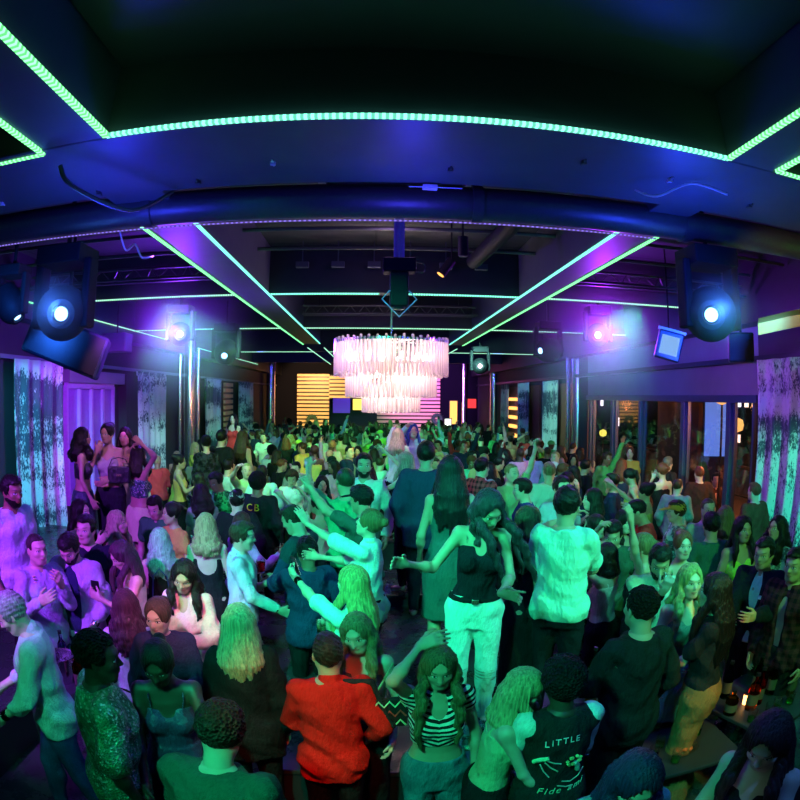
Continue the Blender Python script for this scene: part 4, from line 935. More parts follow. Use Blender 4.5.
p = at_d(716, 428, 11); e = empty('projection_screen', (p[0], p[1], 0), label='pale blue glowing tall screen outside behind the glass door', cat='screen'); MB().box(-.22,.22,-.02,.02,1.75,2.75, M=Matrix.Rotation(-.5, 3, 'Z').to_4x4()).build('screen', simple('dim_blue', (.05,.1,.3), .5, em=(.12,.30,1.), es=.9, var=0), e); MB().box(-.25,.25,.02,.05,0,2.78, M=Matrix.Rotation(-.5, 3, 'Z').to_4x4()).build('frame', 'black_metal', e)
def platform(x0, x1, y0, y1, z, label, name='raised_platform', zb=0):
    o = empty(name, ((x0+x1)/2, (y0+y1)/2, zb), label=label, cat='platform'); hx, hy = (x1-x0)/2, (y1-y0)/2
    MB().box(-hx+.03, hx-.03, -hy+.03, hy-.03, 0, z-.04-zb).build('skirting', 'dark_paint', o); MB().box(-hx, hx, -hy, hy, z-.04-zb, z-zb).build('deck', 'floor', o, bevel=.008)
    return o
STG = .45
platform(-.75, 2.35, 3.02, 7.6, STG, 'dark raised platform where the woman in pale ripped jeans stands')
platform(XL+.02, -2.75, 5.0, 7.7, .80, 'dark ledge along the left wall under the three women')
platform(XL+.02, -2.75, 2.6, 4.55, .50, 'low dark step beside the big left curtain')
def table(x, y, w, d, z, label, rz=0, mat='dark_paint'):
    o = empty('cocktail_table', (x, y, 0), rz, label, 'table', 'bottle tables'); MB().box(-w/2, w/2, -d/2, d/2, z-.03, z).build('tabletop', mat, o, bevel=.006)
    for sx in (-1,1):
        for sy in (-1,1): MB().tube([(sx*(w/2-.05), sy*(d/2-.05), 0), (sx*(w/2-.05), sy*(d/2-.05), z-.03)], .018, 8).build('leg', 'chrome', o)
    return o
def bottle(x, y, z, c, label, h=.30, r=.038, group='bottles on the tables'):
    o = empty('bottle', (x, y, z), label=label, cat='bottle', group=group)
    b = MB().lathe([(0,0),(r*.95,0),(r,.01),(r,h*.58),(r*.9,h*.66),(r*.36,h*.78),(r*.34,h*.96),(r*.4,h*.965),(r*.4,h)], n=14, cap=False).build('glass_body', 'tinted_glass', o, smooth=True, color=c)
    MB().lathe([(r*.42,h*.93),(r*.42,h*1.01),(0,h*1.01)], n=12, cap=False).build('cap', 'black_metal', o)
    MB().lathe([(r*1.015,h*.16),(r*1.015,h*.46)], n=14, cap=False).build('label_band', 'label_dull', b, smooth=True); return o
def tumbler(p, label, c=None, group='drinking glasses', h=.10, r=.036, fill=.55, fc=(.8,.5,.15)):
    o = empty('drinking_glass', p, label=label, cat='glass', group=group)
    MB().lathe([(0,0),(r*.85,0),(r,h),(r*.93,h),(r*.78,.008),(0,.008)], n=16, cap=False).build('glass', 'glass', o, smooth=True)
    MB().lathe([(0,.010),(r*.77,.010),(r*(.78+.13*fill),h*fill),(0,h*fill)], n=16, cap=False).build('drink', 'tinted_glass', o, smooth=True, color=fc); return o
def bucket(x, y, z, label):
    o = empty('ice_bucket', (x, y, z), label=label, cat='ice bucket', group='ice buckets'); MB().lathe([(0,0),(.085,0),(.115,.2),(.122,.205),(.122,.21),(.108,.205),(.08,.01),(0,.01)], n=22, cap=False).build('bucket', 'chrome', o, smooth=True)
    for s_ in (-1,1): MB().tube([(s_*.11,0,.17),(s_*.14,0,.165),(s_*.14,0,.13),(s_*.10,0,.13)], .006, 6).build('handle', 'chrome', o)
    m = MB(); r_ = random.Random(int(x*100))
    for k in range(16): a = r_.uniform(0, 6.3); q = r_.uniform(0,.075); m.box(q*math.cos(a)-.014, q*math.cos(a)+.014, q*math.sin(a)-.014, q*math.sin(a)+.014, .155+r_.uniform(0,.03), .185+r_.uniform(0,.03))
    tag(m.build('ice', 'glass', o), kind='stuff'); return o
# left table behind the sequined shirt
tx, ty, _ = at_z(64, 684, .80); table(tx, ty+.12, .55, .7, .80, 'small dark table with bottles and ice bucket left of the sequined shirt')
bucket(tx-.03, ty+.05, .80, 'steel ice bucket on the left bottle table')
for i, (dx, dy, c, lb) in enumerate(((.10,.18,(.5,.75,.7),'clear green bottle at the back of the left table'), (-.12,.26,(.8,.8,.9),'clear bottle behind the ice bucket on the left table'), (.16,-.02,(.7,.35,.05),'amber bottle beside the ice bucket on the left table'), (-.19,.08,(.75,.7,.2),'yellowish bottle left of the ice bucket on the left table'), (.04,.34,(.5,.4,.9),'violet glinting bottle at the far edge of the left table'))): bottle(tx+dx, ty+dy, .80, c, lb)
for i, (dx, dy, w) in enumerate(((-.17,-.06,'left'), (.05,-.14,'front'), (-.08,-.19,'nearest'))): tumbler((tx+dx, ty+dy, .80), 'small empty tumbler at the %s corner of the left bottle table' % w, fill=.2)
# right table with glowing bottles
tx, ty, _ = at_z(762, 705, .62); tb = table(tx+.12, ty+.1, .95, .75, .62, 'low dark table with glowing amber bottles at the lower right', rz=.3)
specs = ((-.30,.02,(.75,.40,.06),'squat amber bottle at the left of the right-hand table',.20,.05), (-.12,.0,(1.,.35,.03),'bright orange glowing bottle on the right-hand table',.30,.045), (-.02,.05,(.9,.03,.03),'red bottle beside the orange one on the right-hand table',.30,.04), (.06,.2,(.2,.8,.5),'green bottle standing behind the red bottle',.33,.04), (.16,.12,(.6,.8,.3),'yellow green bottle right of the red bottle',.30,.04), (.30,.02,(.9,.6,.1),'amber bottle at the right edge of the table',.31,.04), (-.2,.25,(.1,.3,.25),'dark bottle at the back of the right-hand table',.31,.04))
for dx, dy, c, lb, h, r in specs: bottle(tx+dx, ty+dy, .62, c, lb, h, r)
e = empty('bottle_backlight', (tx-.115, ty+.085, .62), label='amber backlight added behind the orange bottle to make it glow', cat='lamp'); MB().lathe([(0,0),(.018,0),(.022,.085),(.0,.085)], n=12, cap=False).build('shade', 'backlight_amber', e, smooth=True); MB().lathe([(.0,.085),(.024,.085),(.024,.095),(0,.095)], n=12, cap=False).build('rim', 'black_metal', e)  # amber light added behind the orange bottle so that it glows
for dx, dy, w in ((-.22,-.16,'front left corner'), (-.05,-.15,'front edge'), (.05,-.12,'front edge right part'), (.2,-.1,'right front corner'), (.36,.2,'right back corner'), (-.36,.2,'left back corner')): tumbler((tx+dx, ty+dy, .62), 'tumbler on the %s of the right-hand bottle table' % w, fill=.4, fc=(.4,.9,.4))
# centre low table right of the striped top
tx, ty, _ = at_z(500, 745, .80); table(tx, ty+.05, .62, .42, .80, 'glass topped table beside the woman in the striped top', mat=simple('green_glass_top', (.10,.30,.22), .12, 0))
tumbler((tx-.19, ty+.0, .80), 'cut glass tumbler right of the striped top', h=.11, r=.042, fill=.6, fc=(.5,.95,.8)); tumbler((tx-.1, ty+.12, .80), 'half full tumbler on the glass table behind the cut tumbler', fill=.5, fc=(.7,.9,.5)); tumbler((tx+.02, ty+.1, .80), 'short tumbler at the middle of the glass table', fill=.3)
bottle(tx+.10, ty+.14, .80, (.15,.5,.3), 'green bottle at the back of the glass table', .30)
# table between the jacket with lettering and the man in black
tx, ty, _ = at_z(592, 700, .75); table(tx, ty+.1, .4, .5, .75, 'small dark table squeezed beside the lettered jacket')
bottle(tx-.02, ty-.02, .75, (.9,.35,.08), 'orange liqueur bottle behind the lettered jacket', .26); tumbler((tx+.05, ty+.12, .75), 'tumbler beside the orange liqueur bottle', fill=.5); tumbler((tx-.1, ty+.16, .75), 'tumbler behind the orange liqueur bottle', fill=.4); bottle(tx+.08, ty+.24, .75, (.3,.8,.5), 'green bottle behind the orange liqueur bottle', .3)
# low table at the bottom with red napkins, fruit and glasses
tx, ty, _ = at_z(678, 748, .5); table(tx, ty+.1, .8, .75, .50, 'low table with glasses and fruit in front of the brown trousers')
o = empty('fruit_bowl', (tx+.0, ty-.05, .5), label='small bowl of glowing orange red fruit on the low table', cat='bowl'); MB().lathe([(0,0),(.05,0),(.11,.05),(.115,.055),(.105,.055),(.045,.008),(0,.008)], n=20, cap=False).build('bowl', 'glass', o, smooth=True)
rgf = random.Random(9)
for k in range(9):
    a = k*.9; q = .0 if k == 0 else .055; tag(MB().lathe([(.0,-.022),(.016,-.016),(.023,0),(.016,.017),(0,.022)], n=10, cap=False).build('strawberry', simple('berry', (.8,.10,.03), .35), loc=(tx+q*math.cos(a), ty-.05+q*math.sin(a), .545+.012*(k % 2)), smooth=True), 'red strawberry piled in the glass bowl on the low table', 'fruit', 'strawberries in the bowl')
LOWL = ('by the fruit bowl', 'left of the fruit bowl', 'at the front of the low table', 'at the far left corner of the low table', 'at the far side of the low table', 'at the right side of the low table', 'behind the fruit bowl')
for (dx, dy), w in zip(((-.12,.06),(-.22,-.05),(-.1,-.15),(-.3,.2),(-.05,.28),(.2,.1),(.08,.14)), LOWL): tumbler((tx+dx, ty+dy, .5), 'green lit tumbler %s' % w, fill=.5, fc=(.3,.9,.4))
# banquette seat by the platform's right side
def banquette(x, y, w, d, rz, label):
    o = empty('banquette_seat', (x, y, 0), rz, label, 'seat'); MB().box(-w/2,w/2,-d/2,d/2,.12,.45).build('seat', 'sofa', o, bevel=.03); MB().box(-w/2,w/2,d/2-.02,d/2+.14,.1,.9).build('backrest', 'sofa', o, bevel=.03)
    for sx in (-1,1):
        for sy in (-1,1): MB().tube([(sx*(w/2-.06), sy*(d/2-.06), 0),(sx*(w/2-.06), sy*(d/2-.06), .12)], .02, 8).build('foot', 'chrome', o)
banquette(3.4, 1.9, 1.4, .6, -.8, 'dark padded banquette seat behind the bottle table at lower right')

# ------------------------------------------------------------------ people
LT, TN, BN, DK = (.66,.45,.36), (.52,.33,.24), (.25,.13,.085), (.085,.045,.03)
BLK, WHT, NVY = (.012,.012,.015), (.72,.72,.74), (.02,.03,.075)
HD, HB, HBL, HG, HR_ = (.012,.009,.008), (.07,.035,.018), (.52,.36,.18), (.40,.38,.37), (.22,.06,.03)
PEOPLE = []
def per(px, py, sex, yaw, label, base=0, D=None, s=None, skin=TN, hair='short', hc=HD, hl=None, top=None, bottom=None, group=None, hold=None, cat='person', **k):
    sp = dict(sex=sex, yaw=yaw, px=px, py=py, base=base, Dg=D, sg=s, skin=skin, label=label, hold=hold or {}, group=group, **k)
    h = dict(kind=hair, c=hc) if isinstance(hair, str) else dict(hair); h.setdefault('c', hc)
    if hl: h['len'] = hl
    sp['hair'] = h if h['kind'] != 'bald' else None
    sp['top'] = top if top is not None else [T('tee', BLK)]; sp['bottom'] = bottom; sp['seed'] = len(PEOPLE)+1
    PEOPLE.append(sp)
def T(kind, c, **k): return dict(kind=kind, c=c, **k)
def B(kind, c, **k): return dict(kind=kind, c=c, mat=k.pop('mat', 'denim' if kind == 'jeans' else 'cloth'), name=k.pop('name', 'jeans' if kind == 'jeans' else ('skirt' if kind == 'skirt' else 'trousers')), **k)
JN, BP = lambda c=(.05,.08,.16): B('jeans', c), lambda c=BLK: B('pants', c)
G = 'glass'
# ---- left group
per(12,492,'m',-105,'man in pale lavender t-shirt standing at the left edge beside the big curtain', D=4.75, s=1.0, skin=BN, beard=True, top=[T('tee',(.58,.50,.72),hem=.86)], bottom=BP(), ra='down', la='down', head=(0,8,0), build=1.06)
per(37,550,'m',-115,'man with cropped hair in violet shirt, seen in profile, hand at his chest', skin=LT, hair='buzz', hc=(.05,.03,.03), top=[T('long',(.50,.40,.66),hem=.80,collar=True,loose=.010)], bottom=JN((.05,.05,.2)), ra='talk', la=dict(t=(.05,.26,1.38)), watch=(0,))
per(69,549,'m',178,'bearded man looking down in open pale overshirt and navy tee', skin=LT, beard=True, top=[T('tee',NVY,hem=.9,name='t_shirt'), T('jacket',(.52,.40,.62),sleeve=.8,gap=.115,infl=.024,name='overshirt')], bottom=JN((.03,.03,.14)), ra='talk', la=dict(t=(.20,.16,.98)), head=(6,34,0), watch=(0,), watchc=(.8,.8,.8), build=1.08)
per(86,530,'m',-160,'man with short dark hair and black shirt behind the bearded man', skin=LT, top=[T('tee',(.02,.02,.04))], bottom=BP(), head=(-22,0,0), s=1.02)
per(12,614,'m',118,'grey-haired man in pale shirt and blue jeans stepping at the left edge', skin=LT, hc=HG, top=[T('long',(.60,.66,.68),collar=True,sleeve=.72,hem=.84,loose=.012)], bottom=JN((.06,.09,.28)), la=dict(t='low',curl=.6), ra=dict(t=(.12,.34,1.08)), head=(0,28,0), lean=6, stance=.35, watch=(0,), hold={'la':(G,'tumbler held low by the grey-haired man in the pale shirt')})
per(99,658,'m',-52,'dark-skinned man with short afro in glittering green patterned shirt', skin=DK, hair=dict(kind='afro',thick=.016), hc=(.01,.01,.01), top=[T('tee',(.12,.55,.28),mat='sequin',hem=.82,sleeve=.42,loose=.02,infl=.024)], bottom=BP(), build=1.08, ra='down', la='low', head=(-20,4,0))
per(158,664,'f',196,'dark-skinned woman with hair pulled back in violet satin slip dress', skin=DK, hair='bun', top=[T('tube',(.10,.05,.12),mat='satin',straps=True,skirt=.55,strap=.006,hem=1.0,name='slip_dress')], la='fwd', ra='low', head=(-10,26,0), s=.97)
per(221,734,'m',-12,'curly-haired man in dark green jacket seen from behind at the bottom', skin=TN, hair=dict(kind='afro',thick=.022), hc=(.03,.02,.015), top=[T('jacket',(.03,.07,.05),open=False)], bottom=BP(), lean=14, la='low', ra='low', head=(10,12,0), build=1.1, s=.98)
per(158,617,'f',-165,'woman with slicked-back hair in navy coat holding up a pale drink', skin=LT, hair='bun', hc=(.12,.07,.05), top=[T('jacket',(.03,.03,.08),gap=.02)], bottom=BP(), la=dict(t='drink'), ra='relax', head=(-18,8,0), s=.93, hold={'la':(G,'pale frosted tumbler held by the woman in the navy coat')})
per(184,577,'f',172,'smiling woman with dark hair in loose pink blouse and jeans', skin=TN, hair='wavy', hl=.20, top=[T('long',(.85,.50,.52),hem=.80,v=.13,loose=.022,infl=.022,name='blouse')], bottom=JN((.10,.13,.28)), la='drink', ra='relax', head=(12,22,-6), s=.98, hold={'la':(G,'tumbler held at the waist by the woman in the pink blouse')})
per(122,556,'f',128,'woman with long straight violet-lit hair looking at her phone', skin=LT, hair='long', hl=.30, hc=(.10,.04,.06), top=[T('tank',(.70,.66,.74),mat='cloth')], bottom=BP(), la='phone', ra='phone', head=(5,30,0), s=.98, hold={'la':('phone','dark phone held by the woman with straight violet-lit hair')})
per(126,606,'f',15,'woman with wavy dark violet hair and pale top seen from behind', skin=LT, hair='wavy', hl=.24, hc=(.09,.03,.06), top=[T('tee',(.60,.50,.68))], bottom=BP(), s=.93)
per(239,624,'f',8,'woman with shoulder-length blonde hair in black jacket seen from behind', skin=LT, hair='long', hl=.20, hc=(.60,.50,.28), top=[T('jacket',BLK,open=False,hem=.76)], bottom=BP(), s=.97, build=1.05)
per(243,537,'m',-82,'man in light blue button shirt, profile to the right', skin=LT, hc=(.08,.05,.03), top=[T('long',(.50,.66,.74),collar=True,sleeve=.92,hem=.84)], bottom=BP(), ra='low', la='down', watch=(1,), head=(0,6,0))
per(206,526,'f',12,'woman with wavy blonde hair and low-backed black dress seen from behind', skin=LT, hair='wavy', hl=.16, hc=(.45,.40,.18), top=[T('tube',BLK,straps=True,skirt=.5,hem=1.0,back=.14,name='dress')], s=1.0)
per(160,541,'f',20,'woman with long pale hair and black top carrying a small blue bag', skin=LT, hair='wavy', hl=.22, hc=(.42,.42,.46), top=[T('tank',BLK)], bottom=BP(), s=.96)
per(155,508,'m',176,'man with slicked dark hair looking down behind the pale-haired woman', skin=LT, top=[T('tee',(.05,.25,.10))], bottom=BP(), head=(0,22,0))
per(171,514,'f',150,'woman with tied-back hair glancing left, in orange top', skin=TN, hair='bun', top=[T('tee',(.75,.25,.10))], bottom=BP(), s=.98, head=(-20,0,0))
per(118,523,'f',-88,'woman with very long straight blonde hair in profile, drink in hand', skin=LT, hair='long', hl=.38, hc=(.55,.45,.28), top=[T('tank',(.35,.38,.45),mat='satin')], bottom=BP(), ra='drink', la='relax', s=.98, hold={'ra':(G,'tall drink held by the long-haired blonde woman in profile')})
per(81,512,'f',-95,'woman with long black hair in dark dress raising her glass near the curtain', skin=LT, hair='long', hl=.34, top=[T('tank',BLK,skirt=.5,hem=1.0,name='dress')], ra=dict(t=(.20,.34,1.40),curl=.9), s=1.02, hold={'ra':(G,'clear glass raised by the woman with long black hair')})
per(83,438,'f',-62,'woman with big dark curly hair in black crop top standing on the ledge', base=.8, D=6.6, skin=TN, hair='curly', hl=.16, top=[T('tube',(.02,.02,.03),hem=1.15,mat='satin',name='crop_top')], bottom=B('skirt',(.03,.06,.08),mat='satin',len=.62), ra='relax', la='relax')
per(107,434,'f',-170,'woman in grey top and black trousers covering her mouth on the ledge', base=.8, D=6.7, skin=TN, hair='updo', top=[T('crop',(.40,.38,.40))], bottom=BP((.02,.02,.03)), ra=dict(t='mouth'), la=dict(t='belly'), head=(-15,5,0))
per(125,437,'f',178,'woman in short pale dress with long dark hair holding a drink on the ledge', base=.8, D=6.8, skin=TN, hair='long', hl=.26, top=[T('tube',(.62,.60,.58),straps=True,skirt=.74,hem=1.0,flare=.0,name='dress')], ra='belly', la=dict(t='talk'), head=(8,4,0))
per(139,456,'f',-30,'woman with arms raised behind her head, pale yellow skirt, by the violet curtain', base=.55, D=6.6, skin=TN, hair='long', hl=.12, top=[T('crop',(.10,.30,.25),mat='sequin')], bottom=B('skirt',(.80,.85,.45),len=.60), ra=dict(t=(.10,-.02,1.78),curl=.3), la=dict(t=(.06,.0,1.74),curl=.3), s=.94)
per(180,462,'f',-75,'woman in orange top holding a white phone beside the left chrome column', skin=TN, hair='updo', top=[T('tank',(.65,.35,.12))], bottom=BP(), ra='phone', la='phone', s=1.05, hold={'ra':('phone','white phone held beside the left chrome column')})
# ---- middle left
per(237,501,'m',8,'person in pale green beanie and dark coat seen from behind', skin=LT, hair=dict(kind='beanie',hc=HD), hc=(.45,.55,.38), top=[T('jacket',BLK,open=False)], bottom=BP())
per(258,484,'m',-8,'man in black jacket with yellow lettering on the back', skin=BN, hair='afro', top=[T('jacket',(.015,.015,.02),open=False)], bottom=BP(), s=1.04, build=1.1, mark='yellow')
per(216,482,'m',165,'man in mottled green shirt facing the camera behind the beanie', skin=BN, top=[T('tee',(.10,.45,.18),mat='lace')], bottom=BP(), head=(-15,22,0), s=1.04)
per(229,467,'m',-35,'man in pale teal shirt turned away beyond the mottled green shirt', skin=LT, top=[T('long',(.55,.72,.66))], bottom=BP())
per(247,471,'m',-160,'fair-haired man with raised hand next to the lettered jacket', skin=LT, hair='buzz', hc=(.45,.42,.2), top=[T('tee',(.40,.55,.25))], bottom=BP(), ra='upf')
per(272,452,'m',10,'round-haired person in white shirt seen from behind', skin=BN, hair='afro', top=[T('long',(.70,.74,.76))], bottom=BP())
per(262,474,'m',12,'man in light teal shirt from behind, left of the round-haired person', skin=LT, top=[T('long',(.40,.70,.68))], bottom=BP())
per(293,520,'m',72,'man with short hair in dark navy tee looking down to the left', skin=LT, hair='fade', hc=(.05,.035,.025), top=[T('tee',(.03,.06,.09))], bottom=BP(), head=(0,26,0), la='low', ra='low', D=4.9, s=None, base=.1, build=1.08)
per(307,552,'m',22,'man in blue blazer from behind lifting a glass', skin=BN, hair='short', top=[T('jacket',(.018,.04,.12),open=False,hem=.80)], bottom=BP(), la=dict(t=(.10,.30,1.50),curl=.9), ra='relax', hold={'la':(G,'tumbler lifted by the man in the blue blazer')}, build=1.0, s=.95)
per(352,584,'f',52,'blonde woman in pale shirt reaching out with her phone', skin=LT, hair='long', hl=.36, hc=(.50,.40,.16), top=[T('tee',(.62,.72,.66),collar=True,sleeve=.4,loose=.012)], bottom=BP(), la=dict(t=(.02,.62,1.62),curl=.9,th=(.3,0,1)), ra='drink', head=(8,-2,0), s=1.0, watch=(0,), hold={'la':('phone','phone held out at arm\'s length by the blonde woman'), 'ra':(G,'tumbler in the other hand of the blonde woman with the phone')})
per(369,524,'f',70,'woman with hair in a low bun looking up, white shirt, arms lifted', base=STG, D=4.2, skin=LT, hair='bun', hc=(.20,.13,.06), top=[T('long',(.66,.72,.70),collar=True,sleeve=.45,hem=.82,loose=.014)], bottom=BP(), la=dict(t=(.10,.52,1.62),curl=.2,hd=(0,.5,.8)), ra=dict(t=(.02,.44,1.30)), head=(0,-16,0))
per(361,500,'m',62,'man in black cap raising an arm behind the woman with the bun', base=STG, D=4.7, skin=TN, hair=dict(kind='cap',hc=HD), hc=(.015,.015,.02), top=[T('tee',(.05,.10,.09))], bottom=BP(), la=dict(t='upf',curl=.2), ra='low', head=(0,4,0))
per(345,482,'m',25,'man with shaved head and green shirt facing the stage', base=STG, D=5.0, skin=TN, hair='buzz', hc=(.03,.05,.03), top=[T('tee',(.08,.45,.25))], bottom=BP(), la='upf', ra='low')
per(364,466,'m',165,'smiling dark-haired man with beard and white hoodie', base=STG-.1, D=6.2, skin=TN, beard=True, top=[T('long',(.68,.72,.70),collar=True,loose=.012)], bottom=BP(), head=(18,0,0))
per(318,505,'f',60,'woman holding up both hands beneath the raised arms', skin=TN, hair='pony', top=[T('tank',(.65,.35,.30))], bottom=BP(), la='upf', ra='upf', s=.96)
# ---- stage
per(426,455,'m',-6,'tall man in dark blue suit seen from behind on the platform', base=STG, D=4.75, skin=TN, hair='short', top=[T('jacket',(.02,.045,.11),open=False,hem=.74,wr=.003,name='suit_jacket')], bottom=BP((.012,.016,.03)), build=1.12, ra='relax', la='relax')
per(450,472,'f',4,'woman with long straight black hair and bare shoulders on the platform', base=STG, D=4.35, skin=TN, hair='long', hl=.34, hc=(.015,.018,.02), top=[T('tube',(.05,.12,.12),straps=True,skirt=.5,hem=1.0,name='dress')], la='relax', ra='hip')
per(489,510,'f',172,'woman in black camisole and pale ripped jeans with hair swept forward', base=STG, D=3.62, skin=TN, hair=dict(kind='wavy',hang=(-.42,-.1,-1),front=.7), hl=.44, hc=(.05,.04,.05), top=[T('tank',(.012,.012,.02),hem=.98,v=.05,strap=.006,name='camisole')], bottom=B('jeans',(.52,.66,.66),mat='ripped_denim'), belt=True, ra=dict(t=(.44,.24,1.27),curl=.3,pole=(-.1,-.4,-1)), la=dict(t=(.12,.40,1.20),curl=.35,point=True,hd=(.8,.5,.1)), head=(26,30,6), lean=4, side=-4, build=.94)
per(530,522,'f',-78,'shouting woman with wavy hair in long black dress beside the teal t-shirt', base=STG-.15, D=4.25, skin=TN, hair='wavy', hl=.30, hc=(.10,.07,.04), top=[T('tank',(.015,.015,.02),skirt=.2,hem=1.0,name='dress')], la=dict(t=(.10,.42,1.62)), ra='relax', head=(0,-8,0))
per(567,506,'m',-32,'man in pale teal t-shirt from behind holding a drink', base=STG-.05, D=3.95, skin=TN, hair='short', top=[T('tee',(.40,.72,.68),hem=.86,sleeve=.36,loose=.014)], bottom=BP((.012,.012,.02)), ra=dict(t=(.10,.38,1.08),curl=.9), la='low', build=1.06, hold={'ra':(G,'tumbler held by the man in the pale teal t-shirt')})
per(482,468,'m',-48,'man in red and black plaid shirt turned away', base=.45, D=6.6, skin=LT, hair='fade', top=[T('long',(.55,.05,.07),mat='plaid',collar=True)], bottom=BP())
per(522,490,'m',78,'man in dark blue shirt with dark hair behind the raised cup', base=.35, D=6.0, skin=LT, top=[T('tee',(.04,.05,.20))], bottom=BP(), head=(0,8,0))
per(549,472,'m',-5,'fair-haired man in white shirt seen from behind', base=.3, D=7.2, skin=LT, hair='fade', hc=(.30,.22,.12), top=[T('long',(.60,.66,.70))], bottom=BP())
per(512,474,'m',-150,'man lifting a cup over his head beside the blue-lit cap', base=.3, D=6.9, skin=LT, hair=dict(kind='buzz'), hc=(.3,.25,.1), top=[T('tee',(.30,.45,.25))], bottom=BP(), la=dict(t='up',curl=.9), hold={'la':(G,'cup lifted overhead near the right of the platform')})
per(562,489,'m',-165,'man with violet-lit face and thin beard behind the teal t-shirt', base=.3, D=5.8, skin=LT, beard=True, top=[T('tee',(.45,.40,.55))], bottom=BP())
per(592,500,'f',80,'woman in black dress in profile right of the teal t-shirt', base=.2, D=5.9, skin=LT, hair='bob', top=[T('tank',BLK,skirt=.5,hem=1.0,name='dress')], ra='fwd')
per(612,482,'m',60,'dark-haired man in dark blue top before the windows', skin=TN, hair='fade', top=[T('long',(.02,.04,.08))], bottom=BP())
per(398,436,'f',-20,'person with pinkish blonde hair beneath the chandelier', base=.75, D=8.3, skin=LT, hair='long', hl=.22, hc=(.70,.38,.34), top=[T('long',(.60,.60,.62))], bottom=BP(), la='upf')
per(405,462,'f',60,'woman with pink-lit hair hugging behind the blue suit', base=.6, D=6.4, skin=LT, hair='long', hl=.24, hc=(.62,.32,.32), top=[T('tank',(.06,.05,.18))], bottom=BP(), la='fwd', ra='upf')
per(413,431,'m',-170,'person in pale teal shirt with long blue hair near the chandelier', base=.8, D=9.4, skin=LT, hair='long', hl=.22, hc=(.04,.10,.45), top=[T('long',(.45,.72,.80))], bottom=BP(), ra='upf')
# ---- right
per(597,527,'f',-172,'woman with tied-back dark hair facing us, small face above a fist', skin=TN, hair='bun', top=[T('tank',(.35,.42,.20))], bottom=BP(), ra='upf', s=.96, head=(12,0,0))
per(613,535,'m',160,'dark-haired man looking down right of the small-faced woman', skin=TN, top=[T('tee',(.04,.10,.07))], bottom=BP(), head=(-10,24,0))
per(625,522,'f',-150,'pale-faced woman with hair down between two dark-haired men', skin=LT, hair='long', hl=.2, top=[T('tank',(.06,.12,.08))], bottom=BP(), head=(-10,8,0), s=1.0)
per(637,512,'m',70,'man in red shirt bending forward near the windows', skin=TN, hair='fade', top=[T('tee',(.80,.04,.04))], bottom=BP(), lean=12, head=(0,14,0), s=1.03)
per(606,556,'f',35,'woman with both forearms up, pale pink top, seen from behind', skin=TN, hair='bob', top=[T('tank',(.70,.45,.38))], bottom=BP(), la='upf', ra='upf', s=.94)
per(641,548,'f',62,'woman with high ponytail and backless black top lifting her arm', skin=TN, hair='pony', hl=.22, hc=(.25,.18,.08), top=[T('tank',BLK,back=.10)], bottom=BP(), la='up', ra='low', s=1.0)
per(660,562,'m',162,'dark-haired man in white t-shirt drinking from a glass', skin=TN, beard=True, top=[T('tee',(.55,.62,.52),v=.05)], bottom=BP(), ra=dict(t=(-.01,.20,1.42),curl=.95), head=(-6,26,0), hold={'ra':(G,'glass at the lips of the man in the white t-shirt')}, watch=(1,))
per(690,582,'f',176,'woman with long wavy blonde hair in grey green top', skin=LT, hair='wavy', hl=.32, hc=(.50,.42,.16), top=[T('tank',(.10,.16,.13),mat='satin')], bottom=B('skirt',(.35,.5,.42),len=.55), la='belly', ra='relax', s=.99)
per(714,592,'f',48,'woman with long black hair, black top and rust brown trousers holding a glass', skin=TN, hair='long', hl=.34, top=[T('tee',(.015,.015,.02),hem=1.0,sleeve=.35)], bottom=B('pants',(.30,.12,.05),flare=.05,loose=.02,hem=.09), la=dict(t=(.04,.36,1.16),curl=.9), ra='relax', s=1.0, hold={'la':(G,'wine tumbler held by the woman in rust brown trousers')})
per(640,609,'m',14,'broad man in black shirt seen from behind at lower right', skin=TN, hair=dict(kind='afro',thick=.012), top=[T('long',(.014,.016,.018),hem=.82,loose=.012)], bottom=BP(), build=1.14, s=1.02, la='low', ra='relax')
per(683,546,'f',170,'ginger woman with hair up staring at the camera', skin=LT, hair='updo', hc=(.30,.08,.04), top=[T('tank',(.15,.45,.25))], bottom=BP(), s=.99)
per(708,510,'m',172,'fair man with cropped hair and pale shirt near the glass door', skin=LT, hair='buzz', hc=(.12,.08,.05), top=[T('long',(.45,.58,.45))], bottom=BP())
per(711,526,'m',-8,'man with dark hair and white-piped green top from behind', skin=TN, top=[T('tee',(.04,.16,.12))], bottom=BP(), head=(0,4,0))
per(725,518,'f',-35,'woman with brown bob and bare shoulders beside the white-piped top', skin=TN, hair='bob', hc=(.20,.14,.07), top=[T('tube',BLK,straps=True)], bottom=BP(), s=1.02)
per(743,530,'f',174,'dark-haired woman in shiny yellow green halter dress', skin=TN, hair='long', hl=.24, top=[T('tank',(.42,.60,.08),mat='satin',skirt=.5,hem=1.0,name='dress')], ra='relax', la='relax', s=1.0)
per(764,554,'m',118,'dark-haired man in black suit with white shirt and pocket square', skin=TN, hair='short', beard=False, top=[T('long',(.62,.68,.66),collar=True,infl=.010,name='shirt'), T('jacket',(.014,.014,.025),suit=True,name='suit_jacket')], bottom=BP(), la=dict(t='fwd'), ra=dict(t=(.06,.42,1.20)), head=(0,6,0), pocket=True)
per(777,529,'f',100,'woman with long dark curls and patterned scarf at the right curtain', skin=TN, hair='curly', hl=.26, top=[T('long',(.25,.35,.38),mat='lace')], bottom=BP(), la='relax', ra='relax', s=1.0, head=(0,-6,0))
per(795,566,'m',110,'man in dark plaid jacket cut off by the right edge', skin=TN, top=[T('jacket',(.10,.02,.03),mat='plaid')], bottom=BP())
